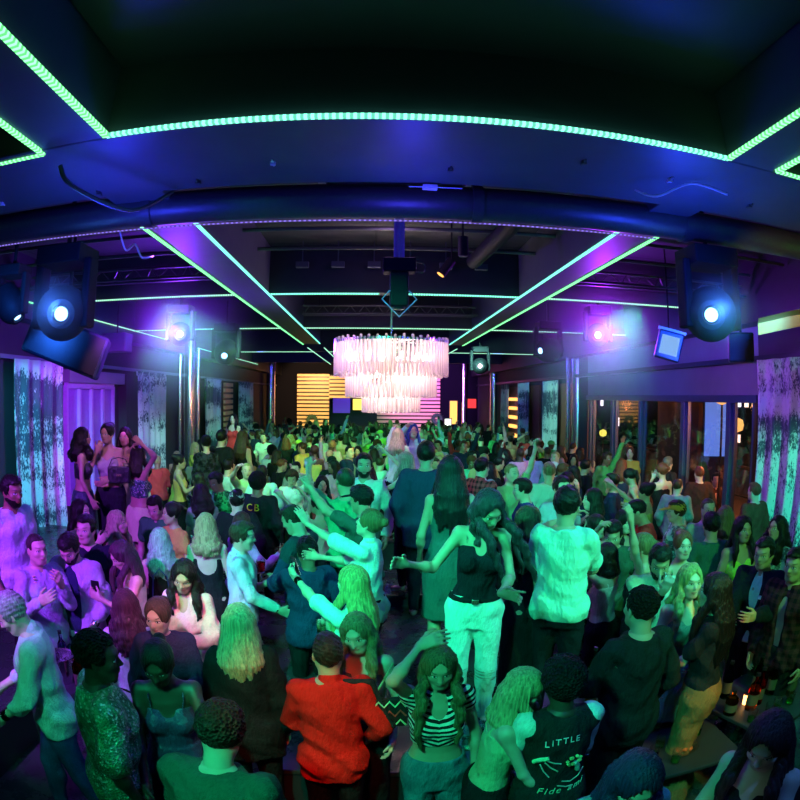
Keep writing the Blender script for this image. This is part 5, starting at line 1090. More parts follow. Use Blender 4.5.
per(668,464,'m',-70,'grey-haired man in dark suit standing by the windows', skin=LT, hc=(.22,.18,.16), top=[T('long',(.05,.03,.04),infl=.01), T('jacket',(.035,.02,.025),gap=.03)], bottom=BP())
per(645,492,'f',50,'woman in tan top with lifted hand in front of the suited man', skin=TN, hair='updo', top=[T('tank',(.45,.30,.10))], bottom=BP(), la='upf', s=1.0)
per(676,512,'m',70,'person in orange cap and pale patterned shirt near the brown panel', skin=LT, hair=dict(kind='cap',hc=HB), hc=(.60,.30,.05), top=[T('long',(.50,.60,.60),mat='lace')], bottom=BP(), la='fwd', s=.98)
# outside the glass
per(630,453,'f',150,'person in orange top out on the terrace', D=12.2, base=0, s=1.08, skin=LT, hair='updo', hc=HR_, top=[T('tee',(.75,.30,.08))], bottom=BP())
per(699,474,'m',-10,'ginger man in brown jacket out on the terrace, back turned', D=9.8, base=0, s=1.0, skin=LT, hair='fade', hc=HR_, top=[T('jacket',(.06,.025,.02),open=False)], bottom=BP(), build=1.1)
per(754,492,'m',15,'man in brown jacket behind the glass beside the right curtain', D=8.0, s=1.0, skin=LT, hair='fade', hc=HR_, top=[T('jacket',(.14,.05,.03),open=False)], bottom=BP(), build=1.1)
per(716,480,'m',160,'man in dark jacket beyond the glass door, orange-lit', D=10.6, s=1.0, skin=LT, top=[T('jacket',(.05,.02,.02))], bottom=BP())
# ---- bottom row
def sleeve_stripe(c):
    def ex(K, s, hb):
        S = Sdf(); A = K['arms'][1]; ra = arm_r(K)
        o = lambda P, Q: nrm(np.array([.9,-.45,.15])-nrm(Q-P)*(np.array([.9,-.45,.15])@nrm(Q-P)))
        n1 = o(A['S'], A['E']); n2 = o(A['E'], A['W']); pts = [A['S']+np.array([-.085,-.03,.062]), A['S']+n1*(ra[0]+.026)+[0,0,.02], A['E']+n1*(ra[1]+.034), A['E']+(A['W']-A['E'])*.55+n2*(ra[2]+.034)]
        for a, b in zip(pts, pts[1:]): S.cone(a, b, .017, .017, .01)
        V, Q = S.mesh(hb*.7); return ('sleeve_stripe', V*s, Q, None, dict(c=(.02,.02,.025)))
    return ex
per(328,655,'m',8,'man in red track jacket with dark sleeve stripe seen from behind', skin=TN, hair='fade', hc=(.03,.02,.015), top=[T('long',(.78,.014,.010),collar=True,hem=.80,sleeve=.80,infl=.020,loose=.010,name='track_jacket',mat='satin2')], bottom=BP(), la='low', ra=dict(t=(.24,.14,.97)), build=1.0, s=.93, extra=[sleeve_stripe(BLK)])
per(357,634,'f',168,'smiling woman with side-swept hair and thin straps behind the red jacket', skin=LT, hair='wavy', hl=.26, hc=(.30,.22,.10), top=[T('tank',(.10,.16,.13),v=.07,strap=.006)], bottom=BP(), la='relax', ra='relax', head=(0,14,8), s=.97)
per(439,668,'f',180,'woman with hand on her head in striped crop top and blue jeans', skin=TN, hair='wavy', hl=.40, hc=(.20,.14,.06), top=[T('tee',(.70,.72,.66),mat='stripes',hem=1.13,v=.15,sleeve=.09,infl=.009,wr=.001,name='striped_top')], bottom=B('jeans',(.08,.20,.26),infl=.008), ra=dict(t=(.10,.02,1.735),hd=(-.8,.2,.45),th=(0,-.4,.6),curl=.35,pole=(.8,.9,-.55)), la='relax', head=(0,14,3), s=.94, build=1.02)
per(524,690,'f',-100,'fair-haired woman leaning toward the afro-haired man', skin=LT, hair='long', hl=.16, hc=(.55,.48,.24), top=[T('tank',(.40,.50,.30),hem=.95)], bottom=BP(), lean=8, la='relax', ra='low', head=(0,14,0), s=.92)
per(562,683,'m',6,'man with thick afro in black jacket with pale sleeves and lettering', skin=DK, hair=dict(kind='afro',thick=.034), hc=(.012,.012,.014), top=[T('sleeves',(.52,.66,.60),mat='satin',name='pale_sleeves'), T('tee',(.015,.02,.02),sleeve=.0,infl=.022,hem=.80,wr=.003,name='jacket')], bottom=BP(), la='low', ra='low', build=1.0, s=.94, mark='little')
per(768,742,'f',122,'woman with dark reddish hair in black top looking at her phone, lower right', skin=LT, hair='long', hl=.26, hc=(.05,.02,.02), top=[T('tank',(.015,.015,.025))], bottom=BP(), la='phone', ra='phone', head=(4,26,0), s=1.0, hold={'la':('phone','phone held by the woman at the lower right')})
per(636,782,'f',172,'woman with blue-lit parted hair looking down at the bottom edge', skin=LT, hair='long', hl=.3, hc=(.02,.03,.10), top=[T('tee',(.10,.35,.28))], bottom=BP(), head=(0,30,0), s=.97)
# ---- behind
per(233,419,'f',175,'woman in red top standing tall before the left curtains', base=.85, D=12.5, skin=LT, hair='long', hl=.2, top=[T('tank',(.80,.05,.05),skirt=.5,hem=1.,name='dress')])
per(222,438,'m',-20,'man in black shirt with dark hair beyond the left chrome column', base=.3, D=10, skin=TN, top=[T('tee',BLK)], bottom=BP())
per(206,443,'f',30,'woman in black lace top beyond the left chrome column', base=.3, D=9.6, skin=TN, hair='updo', top=[T('long',(.03,.03,.04),mat='lace')], bottom=BP())
per(243,438,'f',-30,'woman with long brown hair and black vest turned away near the small chrome column', base=.3, D=9.5, skin=TN, hair='long', hl=.26, hc=(.08,.04,.02), top=[T('tank',BLK)], bottom=BP())

BEST = [p for p in PEOPLE]
def solve(sp):
    K0 = skel(sp); C = K0['C']; yaw = math.radians(sp['yaw']); s0 = sp['sg'] or (1.0 if sp['sex'] == 'm' else .96)
    d = ray(sp['px'], sp['py'])
    if sp['Dg'] is None:
        D = (sp['base']+s0*C[2]-CAM_Z)/d[2]; s = s0; base = sp['base']
    else:
        D = sp['Dg']; hz = CAM_Z+d[2]*D
        s = sp['sg'] or min(max((hz-sp['base'])/C[2], .90), 1.08); base = hz-s*C[2]
        if abs(base-sp['base']) > .02 and sp['sg'] is None:      # slide along the ray so that the feet meet the floor
            D = (sp['base']+s*C[2]-CAM_Z)/d[2]; base = sp['base']
            if D > sp['Dg']*1.35: D = sp['Dg']*1.15; base = CAM_Z+d[2]*D-s*C[2]
    H = np.array([0,0,CAM_Z])+d*D; R = RZ(sp['yaw']); o = R@(C*s)
    sp['s'], sp['D'] = s, D; sp['loc'] = np.array([H[0]-o[0], H[1]-o[1], base]); sp['K'] = K0; return sp
for sp in PEOPLE: solve(sp); sp['s0'] = sp['s']
for q in PEOPLE:
    q['fix'] = any(w in q['label'] for w in ('striped crop','red track','thick afro','ripped jeans','with her phone','cropped hair in violet','open pale overshirt','lavender t-shirt','teal t-shirt from behind','pink blouse','black suit with','sequin','lower right','green patterned'))
for it in range(80):            # neighbours on one line of sight stand clear of each other
    moved = False
    for i in range(len(PEOPLE)):
        for j in range(i):
            a, b = PEOPLE[i], PEOPLE[j]; d = math.hypot(*(a['loc']-b['loc'])[:2])
            if d >= .33 or abs(a['loc'][2]-b['loc'][2]) > 1: continue
            if a['D'] > b['D']: a, b = b, a           # a nearer
            moved = True
            for q, sg_ in ((a, -1), (b, 1)):
                if q.get('fix'): continue
                if q['Dg'] is None: q['sg'] = min(max(q['s']-sg_*.006, .91), 1.08)
                else: q['Dg'] *= 1+sg_*.012
                solve(q)
    if not moved: break
SHOES_DEFAULT = True

# ------------------------------------------------------------------ building figures
simple('track_satin', (.6,.05,.04), .45)
def obj_from(name, V, Q, mat, color, parent=None, hc=None):
    me = mk_mesh(name, V, Q)
    if hc is not None: a = me.attributes.new('hc', 'FLOAT_VECTOR', 'POINT'); a.data.foreach_set('vector', np.asarray(hc, f32).reshape(-1)[:len(me.vertices)*3])
    me.materials.append(MATS[mat]); o = bpy.data.objects.new(name, me); COL.objects.link(o); o.color = (*color[:3], 1)
    if parent is not None: o.parent = parent
    return o
b_parts = {}
def build_person(sp, res):
    out, K = res; nmz, V, Q, hc, _ = out[0]
    b = obj_from('person', V, Q, 'skin', sp['skin'], None, hc); b.location = sp['loc']; b.rotation_euler = (0,0,math.radians(sp['yaw'])); tag(b, sp['label'], 'person', sp.get('group'))
    for nm, V, Q, _, t in out[1:]:
        if len(V) == 0: continue
        mat = t.get('mat', 'cloth'); mat = 'cloth' if mat == 'satin2' else mat
        parts = b_parts.setdefault(b.name, {}); parts[nm] = obj_from(nm, V, Q, mat, t['c'], parts.get('belt', b) if nm == 'belt_buckle' else b)
    return b
def world(sp, p): return sp['loc']+RZ(sp['yaw'])@(np.asarray(p)*sp['s'])
def add_phone(p, d, n, label, lit=True):
    d, n = nrm(d), nrm(n); x = np.cross(d, n); M = Matrix([[x[0],n[0],d[0],p[0]],[x[1],n[1],d[1],p[1]],[x[2],n[2],d[2],p[2]],[0,0,0,1]])
    o = empty('mobile_phone', label=label, cat='phone'); o.matrix_world = M
    MB().box(-.036,.036,-.004,.004,-.072,.072).build('casing', 'white_plastic' if 'white' in label else 'black_metal', o, bevel=.003); MB().box(-.033,.033,.004,.0046,-.066,.066).build('screen', 'phone_screen', o); return o
def hold_items(sp):
    for key, (kind, lb) in sp['hold'].items():
        A = sp['K']['arms'][0 if key == 'la' else 1]; g = A['W']+A['hd']*.080+A['n']*.044; p = world(sp, g); R = RZ(sp['yaw'])
        if kind == 'glass':
            o = tumbler((p[0], p[1], p[2]-.05), lb, group='glasses in hands', fc=(.8,.9,.7))
            if 'navy coat' in lb: o.scale = (1.3,1.3,1.3)
        else: add_phone(p+R@(A['th']*.03), R@(A['th']*.9+A['hd']*.4), R@A['n'], lb)
def back_pt(K, x, z, infl):      # a point on the back of a garment, upper-body frame
    T = K['T']; a = np.interp(z, T[:,0], T[:,1])+infl; b = np.interp(z, T[:,0], T[:,2])+infl; yo = np.interp(z, T[:,0], T[:,3])
    q = min(abs(x)/a, .97); return K['up']((x, yo-b*math.sqrt(1-q*q)-.004, z))
def lettering(sp, parent, text, x0, z0, size, infl, col, arc=0., name='lettering', slant=0.):
    V, F = [], []; K = sp['K']; x = x0
    for i, chh in enumerate(text):
        if chh == ' ': x += size*.5; continue
        cu = bpy.data.curves.new('glyph', 'FONT'); cu.body = chh; cu.size = size; cu.resolution_u = 3; o = bpy.data.objects.new('glyph', cu); COL.objects.link(o); bpy.context.view_layer.update()
        me = o.to_mesh(); w = max([v.co.x for v in me.vertices] or [size*.5]); k = len(V)
        for v in me.vertices:
            px = x+v.co.x+slant*v.co.y; pz = z0+v.co.y+arc*(1-((x+w/2-x0)/(.001+size*len(text)*.42)-1)**2); V.append(tuple(back_pt(K, px, pz, infl)*sp['s']))
        F += [tuple(k+j for j in p.vertices) for p in me.polygons]; x += w+size*.18; o.to_mesh_clear(); bpy.data.objects.remove(o); bpy.data.curves.remove(cu)
    me = bpy.data.meshes.new(name); me.from_pydata(V, [], F); me.materials.append(MATS['cloth']); o = bpy.data.objects.new(name, me); COL.objects.link(o); o.parent = parent; o.color = (*col, 1); sm = o.modifiers.new('thick', 'SOLIDIFY'); sm.thickness = .002; return o
def ribbon(sp, parent, pts, w, infl, col, name):
    K = sp['K']; m = MB(); m.tube([tuple(back_pt(K, x, z, infl+.001)*sp['s']) for x, z in pts], w, 6); o = m.build(name, 'cloth', parent, smooth=True, color=col); return o
def finish(sp, o):
    K = sp['K']; pt = b_parts.get(o.name, {}); o = pt.get('jacket') or pt.get('suit_jacket') or pt.get('shirt') or o
    if sp.get('mark') == 'little':
        I = .030; lettering(sp, o, 'LITTLE', -.115, 1.335, .048, I, (.62,.72,.62), .02)
        lettering(sp, o, 'Fide ami', -.12, 1.02, .06, I, (.35,.7,.45), .0, 'lettering', .25)
        ribbon(sp, o, [(-.15,1.235),(-.125,1.255),(-.10,1.262),(-.085,1.27)], .011, I, (.35,.75,.4), 'printed_motif')
        for k, pts in enumerate(([(-.09,1.25),(-.06,1.235),(-.02,1.225)], [(-.10,1.24),(-.07,1.205),(-.03,1.175)], [(-.12,1.225),(-.10,1.18),(-.07,1.14)], [(0,1.10),(.05,1.085),(.10,1.10),(.13,1.14)], [(-.02,1.075),(.03,1.055),(.07,1.05)])): ribbon(sp, o, pts, .0035, I, (.45,.55,.45), 'printed_motif')
        for k in range(7): a = k*.9; ribbon(sp, o, [(.05+.035*math.cos(a), 1.225+.022*math.sin(a)), (.055+.045*math.cos(a+.5), 1.225+.03*math.sin(a+.5))], .009, I, (.40,.65,.25), 'printed_motif')
        ribbon(sp, o, [(.06,1.21),(.08,1.18),(.085,1.15)], .014, I, (.25,.5,.4), 'printed_motif')
    if sp.get('mark') == 'yellow': lettering(sp, o, 'CB', -.10, 1.32, .12, .033, (.8,.8,.05), 0)
    if sp.get('pocket'): p = K['up']((-.09,.155,1.30))*sp['s']; MB().box(p[0]-.03, p[0]+.03, p[1]-.012, p[1]+.012, p[2]-.006, p[2]+.018).build('pocket_square', 'paper_white', o)
def crowd_spec(i, rg):
    fe = i % 2 == 1; arms = [('down','down'),('drink','relax'),('relax','drink'),('relax','talk'),('upf','relax'),('hip','drink'),('relax','low'),('belly','relax'),('talk','talk'),('face','down'),('up','relax'),('low','low')][i % 12]
    hair = (['long','bob','pony','wavy','bun','curly'] if fe else ['short','fade','afro','buzz','cap','short'])[(i//2) % 6]
    sp = dict(sex='f' if fe else 'm', s=1.0, D=9., seed=100+i, la=arms[0], ra=arms[1], head=(rg.uniform(-30,30), rg.uniform(-5,18), rg.uniform(-6,6)), lean=rg.uniform(-2,6), twist=rg.uniform(-10,10), shoes=False,
              hair=dict(kind=hair, c=HD, len=rg.uniform(.15,.34), under=False), build=rg.uniform(.97,1.08), top=[dict(kind=(['tank','tee','tube','long'] if fe else ['tee','long','tee','jacket'])[i//2 % 4], c=WHT)], bottom=dict(kind='skirt' if fe and i % 3 == 0 else 'pants', c=BLK, name='skirt' if fe and i % 3 == 0 else 'trousers'))
    if sp['hair']['kind'] == 'cap': sp['hair']['under'] = False
    return sp
NPROTO = 16
rg = random.Random(11); PROTO = [crowd_spec(i, rg) for i in range(NPROTO)]
import time as _t; t0 = _t.time()
with ThreadPoolExecutor(4) as ex: RES = list(ex.map(compute, PEOPLE+PROTO))
print('figures computed in %.1fs' % (_t.time()-t0))
for sp, r in zip(PEOPLE, RES): o = build_person(sp, r); hold_items(sp); finish(sp, o)
# individual stands under the raised dancers away from the big platforms
def supported(x, y, z):
    if z < .06: return True
    if -.75 < x < 2.35 and 3.0 < y < 7.6: return z <= STG+.05 and z >= STG-.03
    if x < -2.75 and 5.0 < y < 7.7: return abs(z-.8) < .04
    if x < -2.75 and 2.6 < y < 4.55: return abs(z-.5) < .04
    return False
for sp in PEOPLE:
    x, y, z = sp['loc']
    if not supported(x, y, z):
        if -.75 < x < 2.35 and 3.0 < y < 7.6:
            if z > STG+.05: platform(x-.24, x+.24, y-.22, y+.22, z, 'small step under the '+' '.join(sp['label'].split()[:9]), 'step', zb=STG)
            continue
        platform(x-.28, x+.28, y-.25, y+.25, z, 'small dark stand under the '+' '.join(sp['label'].split()[:9]), 'step')
# ------------------------------------------------------------------ the rest of the crowd
rg = random.Random(21); taken = [(sp['loc'][0], sp['loc'][1]) for sp in PEOPLE]; spots = []
def free(x, y, r): return all((x-a)**2+(y-b)**2 > r*r for a, b in taken)
avoid_cols = [(-4.8,14.5,.5),(5.5,15,.5)]
def inside_pf(x, y): return (-1.0 < x < 2.6 and 2.8 < y < 7.8) or (x < -2.55 and y < 7.9)
tries = 0
while len(spots) < 205 and tries < 30000:
    tries += 1; y = 5.2+(rg.random()**.8)*20; x = rg.uniform(-4.5, 4.8)
    if y < 7 and not (x > 2.7 or -2.3 < x < -1.1): continue
    if inside_pf(x, y) or not free(x, y, .50 if y < 14 else .62) or any((x-a)**2+(y-b)**2 < c*c for a, b, c in avoid_cols): continue
    taken.append((x, y)); spots.append((x, y))
protos = []
for sp, r in zip(PROTO, RES[len(PEOPLE):]): protos.append((sp, r))
TOPC = dict(white=(.70,.72,.72), black=BLK, green=(.10,.40,.14), navy=NVY, teal=(.12,.45,.42), grey=(.25,.25,.27), pink=(.75,.30,.42), yellow=(.65,.55,.10), red=(.6,.05,.05), lilac=(.45,.35,.62), tan=(.45,.32,.18))
HAIRC = dict(dark=HD, brown=HB, blonde=HBL, auburn=HR_)
HN = dict(long='long %s hair', bob='a %s bob', pony='a %s ponytail', wavy='wavy %s hair', bun='a %s bun', curly='%s curls', short='short %s hair', fade='cropped %s hair', afro='round %s hair', buzz='shaved %s hair', cap='a %s cap')
AN = {0:'arms down',1:'hand forward',2:'hand at chest',3:'hand out',4:'arm lifted',5:'hand on hip',6:'arm low',7:'hand at waist',8:'hands out',9:'hand at face',10:'arm overhead',11:'hands low'}
def zone(x, y):
    p = 'left' if x < -2 else ('right' if x > 2 else 'centre'); q = 'near' if y < 9 else ('middle' if y < 13.5 else ('deep' if y < 19 else 'farthest'))
    return {('near','left'):'left of the platform', ('near','centre'):'behind the platform', ('near','right'):'right of the platform', ('middle','left'):'before the left column', ('middle','centre'):'under the chandelier', ('middle','right'):'before the right column',
            ('deep','left'):'beyond the left column', ('deep','centre'):'beyond the chandelier', ('deep','right'):'beyond the right column', ('farthest','left'):'near the far curtains', ('farthest','centre'):'before the slatted wall', ('farthest','right'):'near the far windows'}[(q, p)]
used_l = {}; bodies = {}
for i, (x, y) in enumerate(sorted(spots, key=lambda q: q[1])):
    k = rg.randrange(NPROTO); sp, (out, K) = protos[k]
    tn = rg.choice(['white','white','black','black','black','black','green','navy','navy','teal','grey','pink','yellow','red','lilac','tan']); hn = rg.choice(['dark','dark','dark','brown','brown','blonde','auburn']); s = rg.uniform(.93, 1.04)
    if k not in bodies:
        b = obj_from('person', out[0][1], out[0][2], 'skin', LT, None, out[0][3]); kids = [obj_from(nm, V, Q, t.get('mat','cloth'), t['c'], b) for nm, V, Q, _, t in out[1:] if len(V)]
        bodies[k] = (b, kids, [True])
    src, kids, first = bodies[k]
    if first[0]: b = src; ks = kids; first[0] = False
    else:
        b = src.copy(); COL.objects.link(b); ks = []
        for c in kids: d = c.copy(); COL.objects.link(d); d.parent = b; ks.append(d)
    b.location = (x, y, 0); b.scale = (s, s, s); r = rg.random(); b.rotation_euler = (0, 0, math.radians(rg.gauss(0, 45) if r < .5 else (rg.gauss(180, 50) if r < .8 else rg.uniform(0, 360)))); b.color = (*rg.choice([LT,LT,TN,TN,BN,DK]), 1)
    for c in ks:
        n0 = c.name.split('.')[0]; c.color = (*(TOPC[tn] if n0 == 'shirt' else HAIRC[hn] if n0 in ('hair',) else TOPC[tn] if n0 == 'cap' else rg.choice([BLK,(.03,.05,.12),(.02,.02,.03)])), 1)
    hk = sp['hair']['kind']; hs = HN[hk] % (tn if hk == 'cap' else hn)
    lb = '%s with %s and %s %s, %s, %s' % ('woman' if sp['sex'] == 'f' else 'man', hs, tn, {'tank':'vest','tee':'tee','tube':'top','long':'shirt','jacket':'jacket'}[sp['top'][0]['kind']], AN[k % 12], zone(x, y))
    if lb in used_l:
        n = used_l[lb]; used_l[lb] += 1; words_ = ['closer','shorter','taller','turned'][(n-1) % 4]; lb = words_+' '+lb
    used_l[lb] = used_l.get(lb, 0)+1
    tag(b, lb, 'person', 'dance floor crowd')
print('crowd', len(spots))
# a red drink held out towards the light blue shirt
p = at_d(261, 566, 4.35); tumbler((p[0], p[1], p[2]-.05), 'tumbler of red drink held out beside the light blue button shirt', group='glasses in hands', fc=(1.,.05,.10), fill=.8)
# handbags
def bag(p, rz, w, h, d, c, label, mat='leather', strap=None):
    o = empty('handbag', p, rz, label, 'bag'); MB().box(-w/2,w/2,-d/2,d/2,-h/2,h/2).build('bag_body', mat, o, bevel=.012, color=c); m = MB()
    if strap: m.tube([(-w*.45,0,h/2),(-w*.3,0,h/2+strap*.8),(0,0,h/2+strap),(w*.3,0,h/2+strap*.8),(w*.45,0,h/2)], .006, 6); m.build('strap', mat, o, color=c)
    m = MB(); m.box(-w*.12,w*.12,-d/2-.006,-d/2,-.01,.015); m.build('clasp', 'metal', o, color=(.8,.7,.4)); return o
def near(lab): return next(sp for sp in PEOPLE if lab in sp['label'])
sp = near('striped crop top'); p = at_d(389, 712, sp['D']*1.10); o = empty('clutch_bag', p, .1, 'clutch bag with tribal zigzag pattern in red and pale green beside the striped top', 'bag')
MB().box(-.095,.095,-.02,.02,-.09,.09).build('bag_body', 'cloth', o, bevel=.012, color=(.03,.02,.02)); m = MB(); m2 = MB()
for k in range(3):
    z = -.075+k*.06; pts = [(-.085+.17*j/6, -.024, z+(.035 if j % 2 else 0)) for j in range(7)]; (m2 if k == 1 else m).tube(pts, .006, 5)
m.build('zigzag_trim', 'cloth', o, color=(.55,.75,.45)); m2.build('zigzag_trim', 'cloth', o, color=(.7,.06,.05)); MB().tube([(-.08,0,.09),(.02,0,.30),(.08,0,.09)], .007, 6).build('strap', 'cloth', o, color=(.2,.35,.2))
sp = near('small blue bag'); bag(world(sp, (-.02,-.19,1.0)), .2, .20, .15, .06, (.02,.05,.25), 'small blue shoulder bag hanging on the pale-haired woman\'s back', strap=.33)
sp = near('covering her mouth'); bag(world(sp, (-.17,.17,1.17)), .3, .26, .18, .08, (.01,.01,.015), 'black handbag held by the woman in grey on the ledge', strap=.10)

# ------------------------------------------------------------------ light
def lamp(kind, p, aim, c, W, size=.1, ang=60, blend=.5, name='light'):
    l = bpy.data.lights.new(name, kind); l.energy = W; l.color = c
    if kind == 'SPOT': l.spot_size = math.radians(ang); l.spot_blend = blend; l.shadow_soft_size = size
    elif kind == 'POINT': l.shadow_soft_size = size
    elif kind == 'AREA': l.shape = 'RECTANGLE'; l.size = size if not isinstance(size, tuple) else size[0]; l.size_y = size if not isinstance(size, tuple) else size[1]
    o = bpy.data.objects.new(name, l); COL.objects.link(o); o.location = p
    if aim is not None: o.rotation_euler = (Vector(aim)-Vector(p)).to_track_quat('-Z', 'Y').to_euler()
    return o
GR, GY, TE, VI, BL, PK = (.04,1.,.22), (.35,1.,.05), (.0,1.,.50), (.42,.10,1.), (.08,.25,1.), (1.,.25,.75)
lamp('SPOT', (-1.7,1.2,4.0), (.4,6.3,1.2), (.02,1.,.44), 1350, .10, 54, .5)
lamp('SPOT', (3.2,1.6,4.0), (1.1,4.8,1.2), (.06,1.,.66), 520, .10, 46, .5)
lamp('SPOT', (-1.1,.0,3.9), (.45,2.8,1.1), (.02,1.,.48), 580, .12, 50, .6)
lamp('SPOT', (3.0,.2,3.9), (2.5,3.9,1.1), (.14,1.,.18), 480, .10, 50, .6)
lamp('SPOT', (-1.2,-.2,3.9), (-1.1,2.4,.9), (.0,1.,.45), 130, .12, 46, .6)
lamp('SPOT', (-2.9,.6,3.9), (-2.75,3.9,1.3), (.36,.05,1.), 1750, .10, 46, .5)
lamp('SPOT', (-.4,1.0,3.95), (-1.35,3.7,1.2), (1.,.22,.50), 600, .08, 18, .4)
lamp('SPOT', (-.1,.2,3.95), (-.42,2.75,.9), (1.,.08,.04), 330, .08, 17, .5)  # red spot added so the track jacket reads red
lamp('SPOT', (2.6,.8,3.95), (2.15,3.1,.7), (1.,.22,.04), 260, .08, 20, .5)  # orange spot added to bring out the brown trousers
lamp('SPOT', (-1.0,.3,3.9), (-2.05,2.5,1.15), (.05,1.,.40), 160, .03, 13, .2); lamp('SPOT', (-.9,.5,3.9), (-2.5,3.6,1.1), (.05,1.,.35), 130, .03, 6, .2)
lamp('SPOT', (-3.5,3.2,3.9), (-4.95,7.1,1.6), (.06,.72,1.), 1250, .1, 46, .6)
lamp('SPOT', (-1.4,3.9,3.95), (-4.9,9.1,2.0), (.48,.04,1.), 1700, .1, 30, .6)
lamp('SPOT', (3.6,1.2,3.9), (5.2,5.8,1.7), (.03,1.,.60), 1300, .1, 38, .6)
lamp('SPOT', (2.7,3.0,3.6), (5.5,8.6,3.5), (.02,.10,1.), 1300, .1, 34, .7)
lamp('SPOT', (-2.6,3.3,3.5), (-4.2,6.2,3.7), (.02,.16,1.), 110, .1, 60, .7)
lamp('SPOT', (1.6,.3,3.9), (1.7,1.9,1.2), (.05,.25,1.), 120, .08, 40, .5)
for x, y, W, c in ((-2.5,9.5,560,(.10,1.,.18)), (.5,11.5,560,(.03,1.,.28)), (3.2,9.5,330,(.04,1.,.40)), (-2,16,700,(.08,1.,.25)), (1.5,17,700,(.03,1.,.30)), (0,23,800,(.10,1.,.20))):
    lamp('SPOT', (x, y-3.0, 3.95), (x, y+.6, 1.2), c, W, .1, 74, .4)
lamp('SPOT', (-1.2,6.2,3.95), (-2.6,9.5,1.4), (.55,1.,.10), 300, .1, 40, .4); lamp('SPOT', (.6,8.,3.95), (-1.2,13.5,1.5), (1.,.8,.15), 700, .1, 26, .4)
for x, y, c in ((-1.5,9.5,VI), (2.4,9.0,(.3,.35,1.)), (.5,13,(.6,.3,1.)), (-.4,6.8,(.7,.35,1.)), (1.2,6.,(.10,.25,1.))): lamp('SPOT', (x, y, 3.95), (x+.3, y+2.5, 1.4), c, 420, .06, 26, .4)
lamp('POINT', (LV[0], LV[1]-.35, LV[2]), None, (.20,.02,1.), 260, .12); lamp('POINT', (RV[0], RV[1]-.35, RV[2]), None, (.34,.02,1.), 170, .12)
for x, y in ((-3.6,11),(3.9,11),(-3.6,18),(3.9,18),(0,20)): lamp('POINT', (x, y, 4.0), None, (.06,.04,1.), 55, .1)
lamp('POINT', (.2,5.4,4.3), None, (.40,.22,.60), 14, .2); lamp('POINT', (-1.6,3.0,3.6), None, (.03,.04,1.), 34, .1); lamp('POINT', (1.9,3.0,3.6), None, (.02,.05,1.), 34, .1); lamp('POINT', (.2,3.1,3.7), None, (.05,.04,1.), 16, .1)
lamp('POINT', (CX, CY, pzt-.35), None, (1.,.78,.70), 35, .3)
lamp('SPOT', (-3.2,26.5,4.0), (-3.0,30.4,2.8), (1.,.60,.25), 1700, .2, 72, .4); lamp('SPOT', (2.6,26.5,4.0), (2.8,30.4,3.), (.62,.16,1.), 2600, .2, 80, .6); lamp('POINT', (-.5,33,3.5), None, (.3,.3,1.), 120, .2)
for x, y, W in ((7.5,9.5,520), (7.3,7.0,480), (8.5,12.5,420), (7.0,15,300)): lamp('POINT', (x, y, 2.6), None, (1.,.28,.08), W, .15)
lamp('SPOT', (4.2,5.0,3.6), (4.9,9.0,1.5), (1.,.14,.10), 260, .1, 34, .6)
cn = at_d(790, 318, 4.9); lamp('SPOT', (cn[0]-1.2, cn[1]-1.6, 3.2), tuple(cn), (1.,.62,.03), 60, .05, 50, .5)  # yellow spot added so the canopy-shaped edge reads yellow
lamp('SPOT', (2.0,12.5,3.9), (5.3,19,1.9), (.30,1.,.75), 900, .1, 50, .6); lamp('SPOT', (-1.5,9.0,3.9), (-5.0,15.5,1.9), (.30,1.,.70), 700, .1, 44, .6)  # spots added to lighten the far side curtains
lamp('SPOT', (-1.9,3.95,3.9), (-3.1,6.3,2.1), (.95,.40,.85), 150, .05, 26, .4)  # pink spot added to lift the dark faces on the ledge
lamp('POINT', (LB[0]+.12, LB[1]-.34, LB[2]-.02), None, (.05,.2,1.), 7, .03); lamp('POINT', (RB[0]-.12, RB[1]-.34, RB[2]-.02), None, (.05,.2,1.), 7, .03)
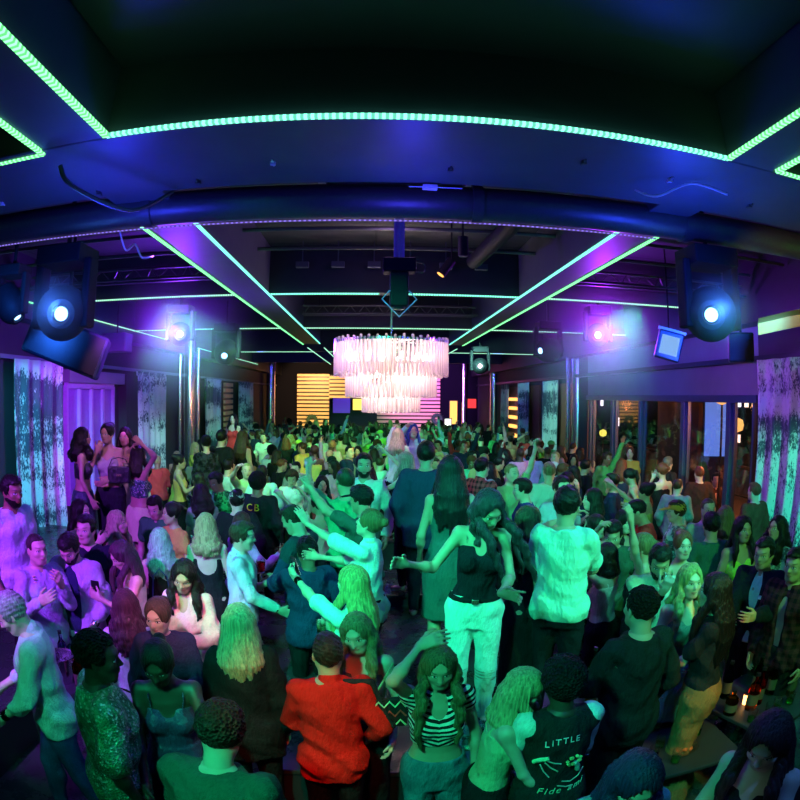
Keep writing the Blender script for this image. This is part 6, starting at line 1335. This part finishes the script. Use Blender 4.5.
def haze(p, r, dens, label):
    t = NT('haze_%d' % len(bpy.data.materials)); o = t.tc(); ln = t.n('VectorMath', _operation='LENGTH'); t.L.new(o, ln.inputs[0]); k = t.math('SUBTRACT', 1.0, t.math('DIVIDE', ln.outputs['Value'], r)); k = t.math('POWER', t.math('MAXIMUM', k, 0.0), 2.0)
    v = t.n('VolumeScatter'); t.L.new(t.math('MULTIPLY', k, dens), v.inputs['Density']); t.L.new(v.outputs[0], t.out.inputs['Volume'])
    m = MB(); m.lathe([(r*math.sin(a*math.pi/12), -r*math.cos(a*math.pi/12)) for a in range(13)], n=20, cap=False); o = m.build('smoke_haze', t.m, loc=p); return tag(o, label, 'haze', kind='stuff')
haze((LB[0]+.1,LB[1]-.3,LB[2]), .32, 1.6, 'blue halo haze added before the left moving head lamp'); haze((RB[0]-.1,RB[1]-.3,RB[2]), .32, 1.6, 'blue halo haze added before the right moving head lamp'); haze(LV, 1.3, .38, 'violet-lit smoke hanging round the violet lamp'); haze(RV, 1.5, .5, 'magenta-lit smoke hanging round the magenta lamp')  # small balls before the blue lenses added for their halos
w = bpy.data.worlds.new('night'); SC.world = w; w.use_nodes = True; w.node_tree.nodes['Background'].inputs[0].default_value = (.010,.012,.03,1); w.node_tree.nodes['Background'].inputs[1].default_value = .5
# ------------------------------------------------------------------ camera and colour
cd = bpy.data.cameras.new('camera'); cam = bpy.data.objects.new('camera', cd); COL.objects.link(cam); SC.camera = cam
cd.type = 'PANO'; cd.sensor_width = 36; cd.sensor_fit = 'HORIZONTAL'; cd.clip_start = .05; cd.clip_end = 600
def setc(k, v):
    for tgt in (cd, getattr(cd, 'cycles', None)):
        if tgt is not None and hasattr(tgt, k):
            try: setattr(tgt, k, v); return True
            except Exception as e: print(k, e)
    print('camera property missing', k)
setc('panorama_type', 'FISHEYE_EQUISOLID'); setc('fisheye_lens', FPX/800*36); setc('fisheye_fov', math.radians(180))
Rw = CM; cols = [Rw@np.array([1,0,0]), Rw@np.array([0,0,1]), -(Rw@np.array([0,1,0]))]
cam.matrix_world = Matrix([[cols[0][i], cols[1][i], cols[2][i], (0,0,CAM_Z)[i]] for i in range(3)]+[[0,0,0,1]])
vs = SC.view_settings; vs.view_transform = 'Standard'; vs.look = 'None'; vs.exposure = 0; vs.gamma = 1; vs.use_curve_mapping = False
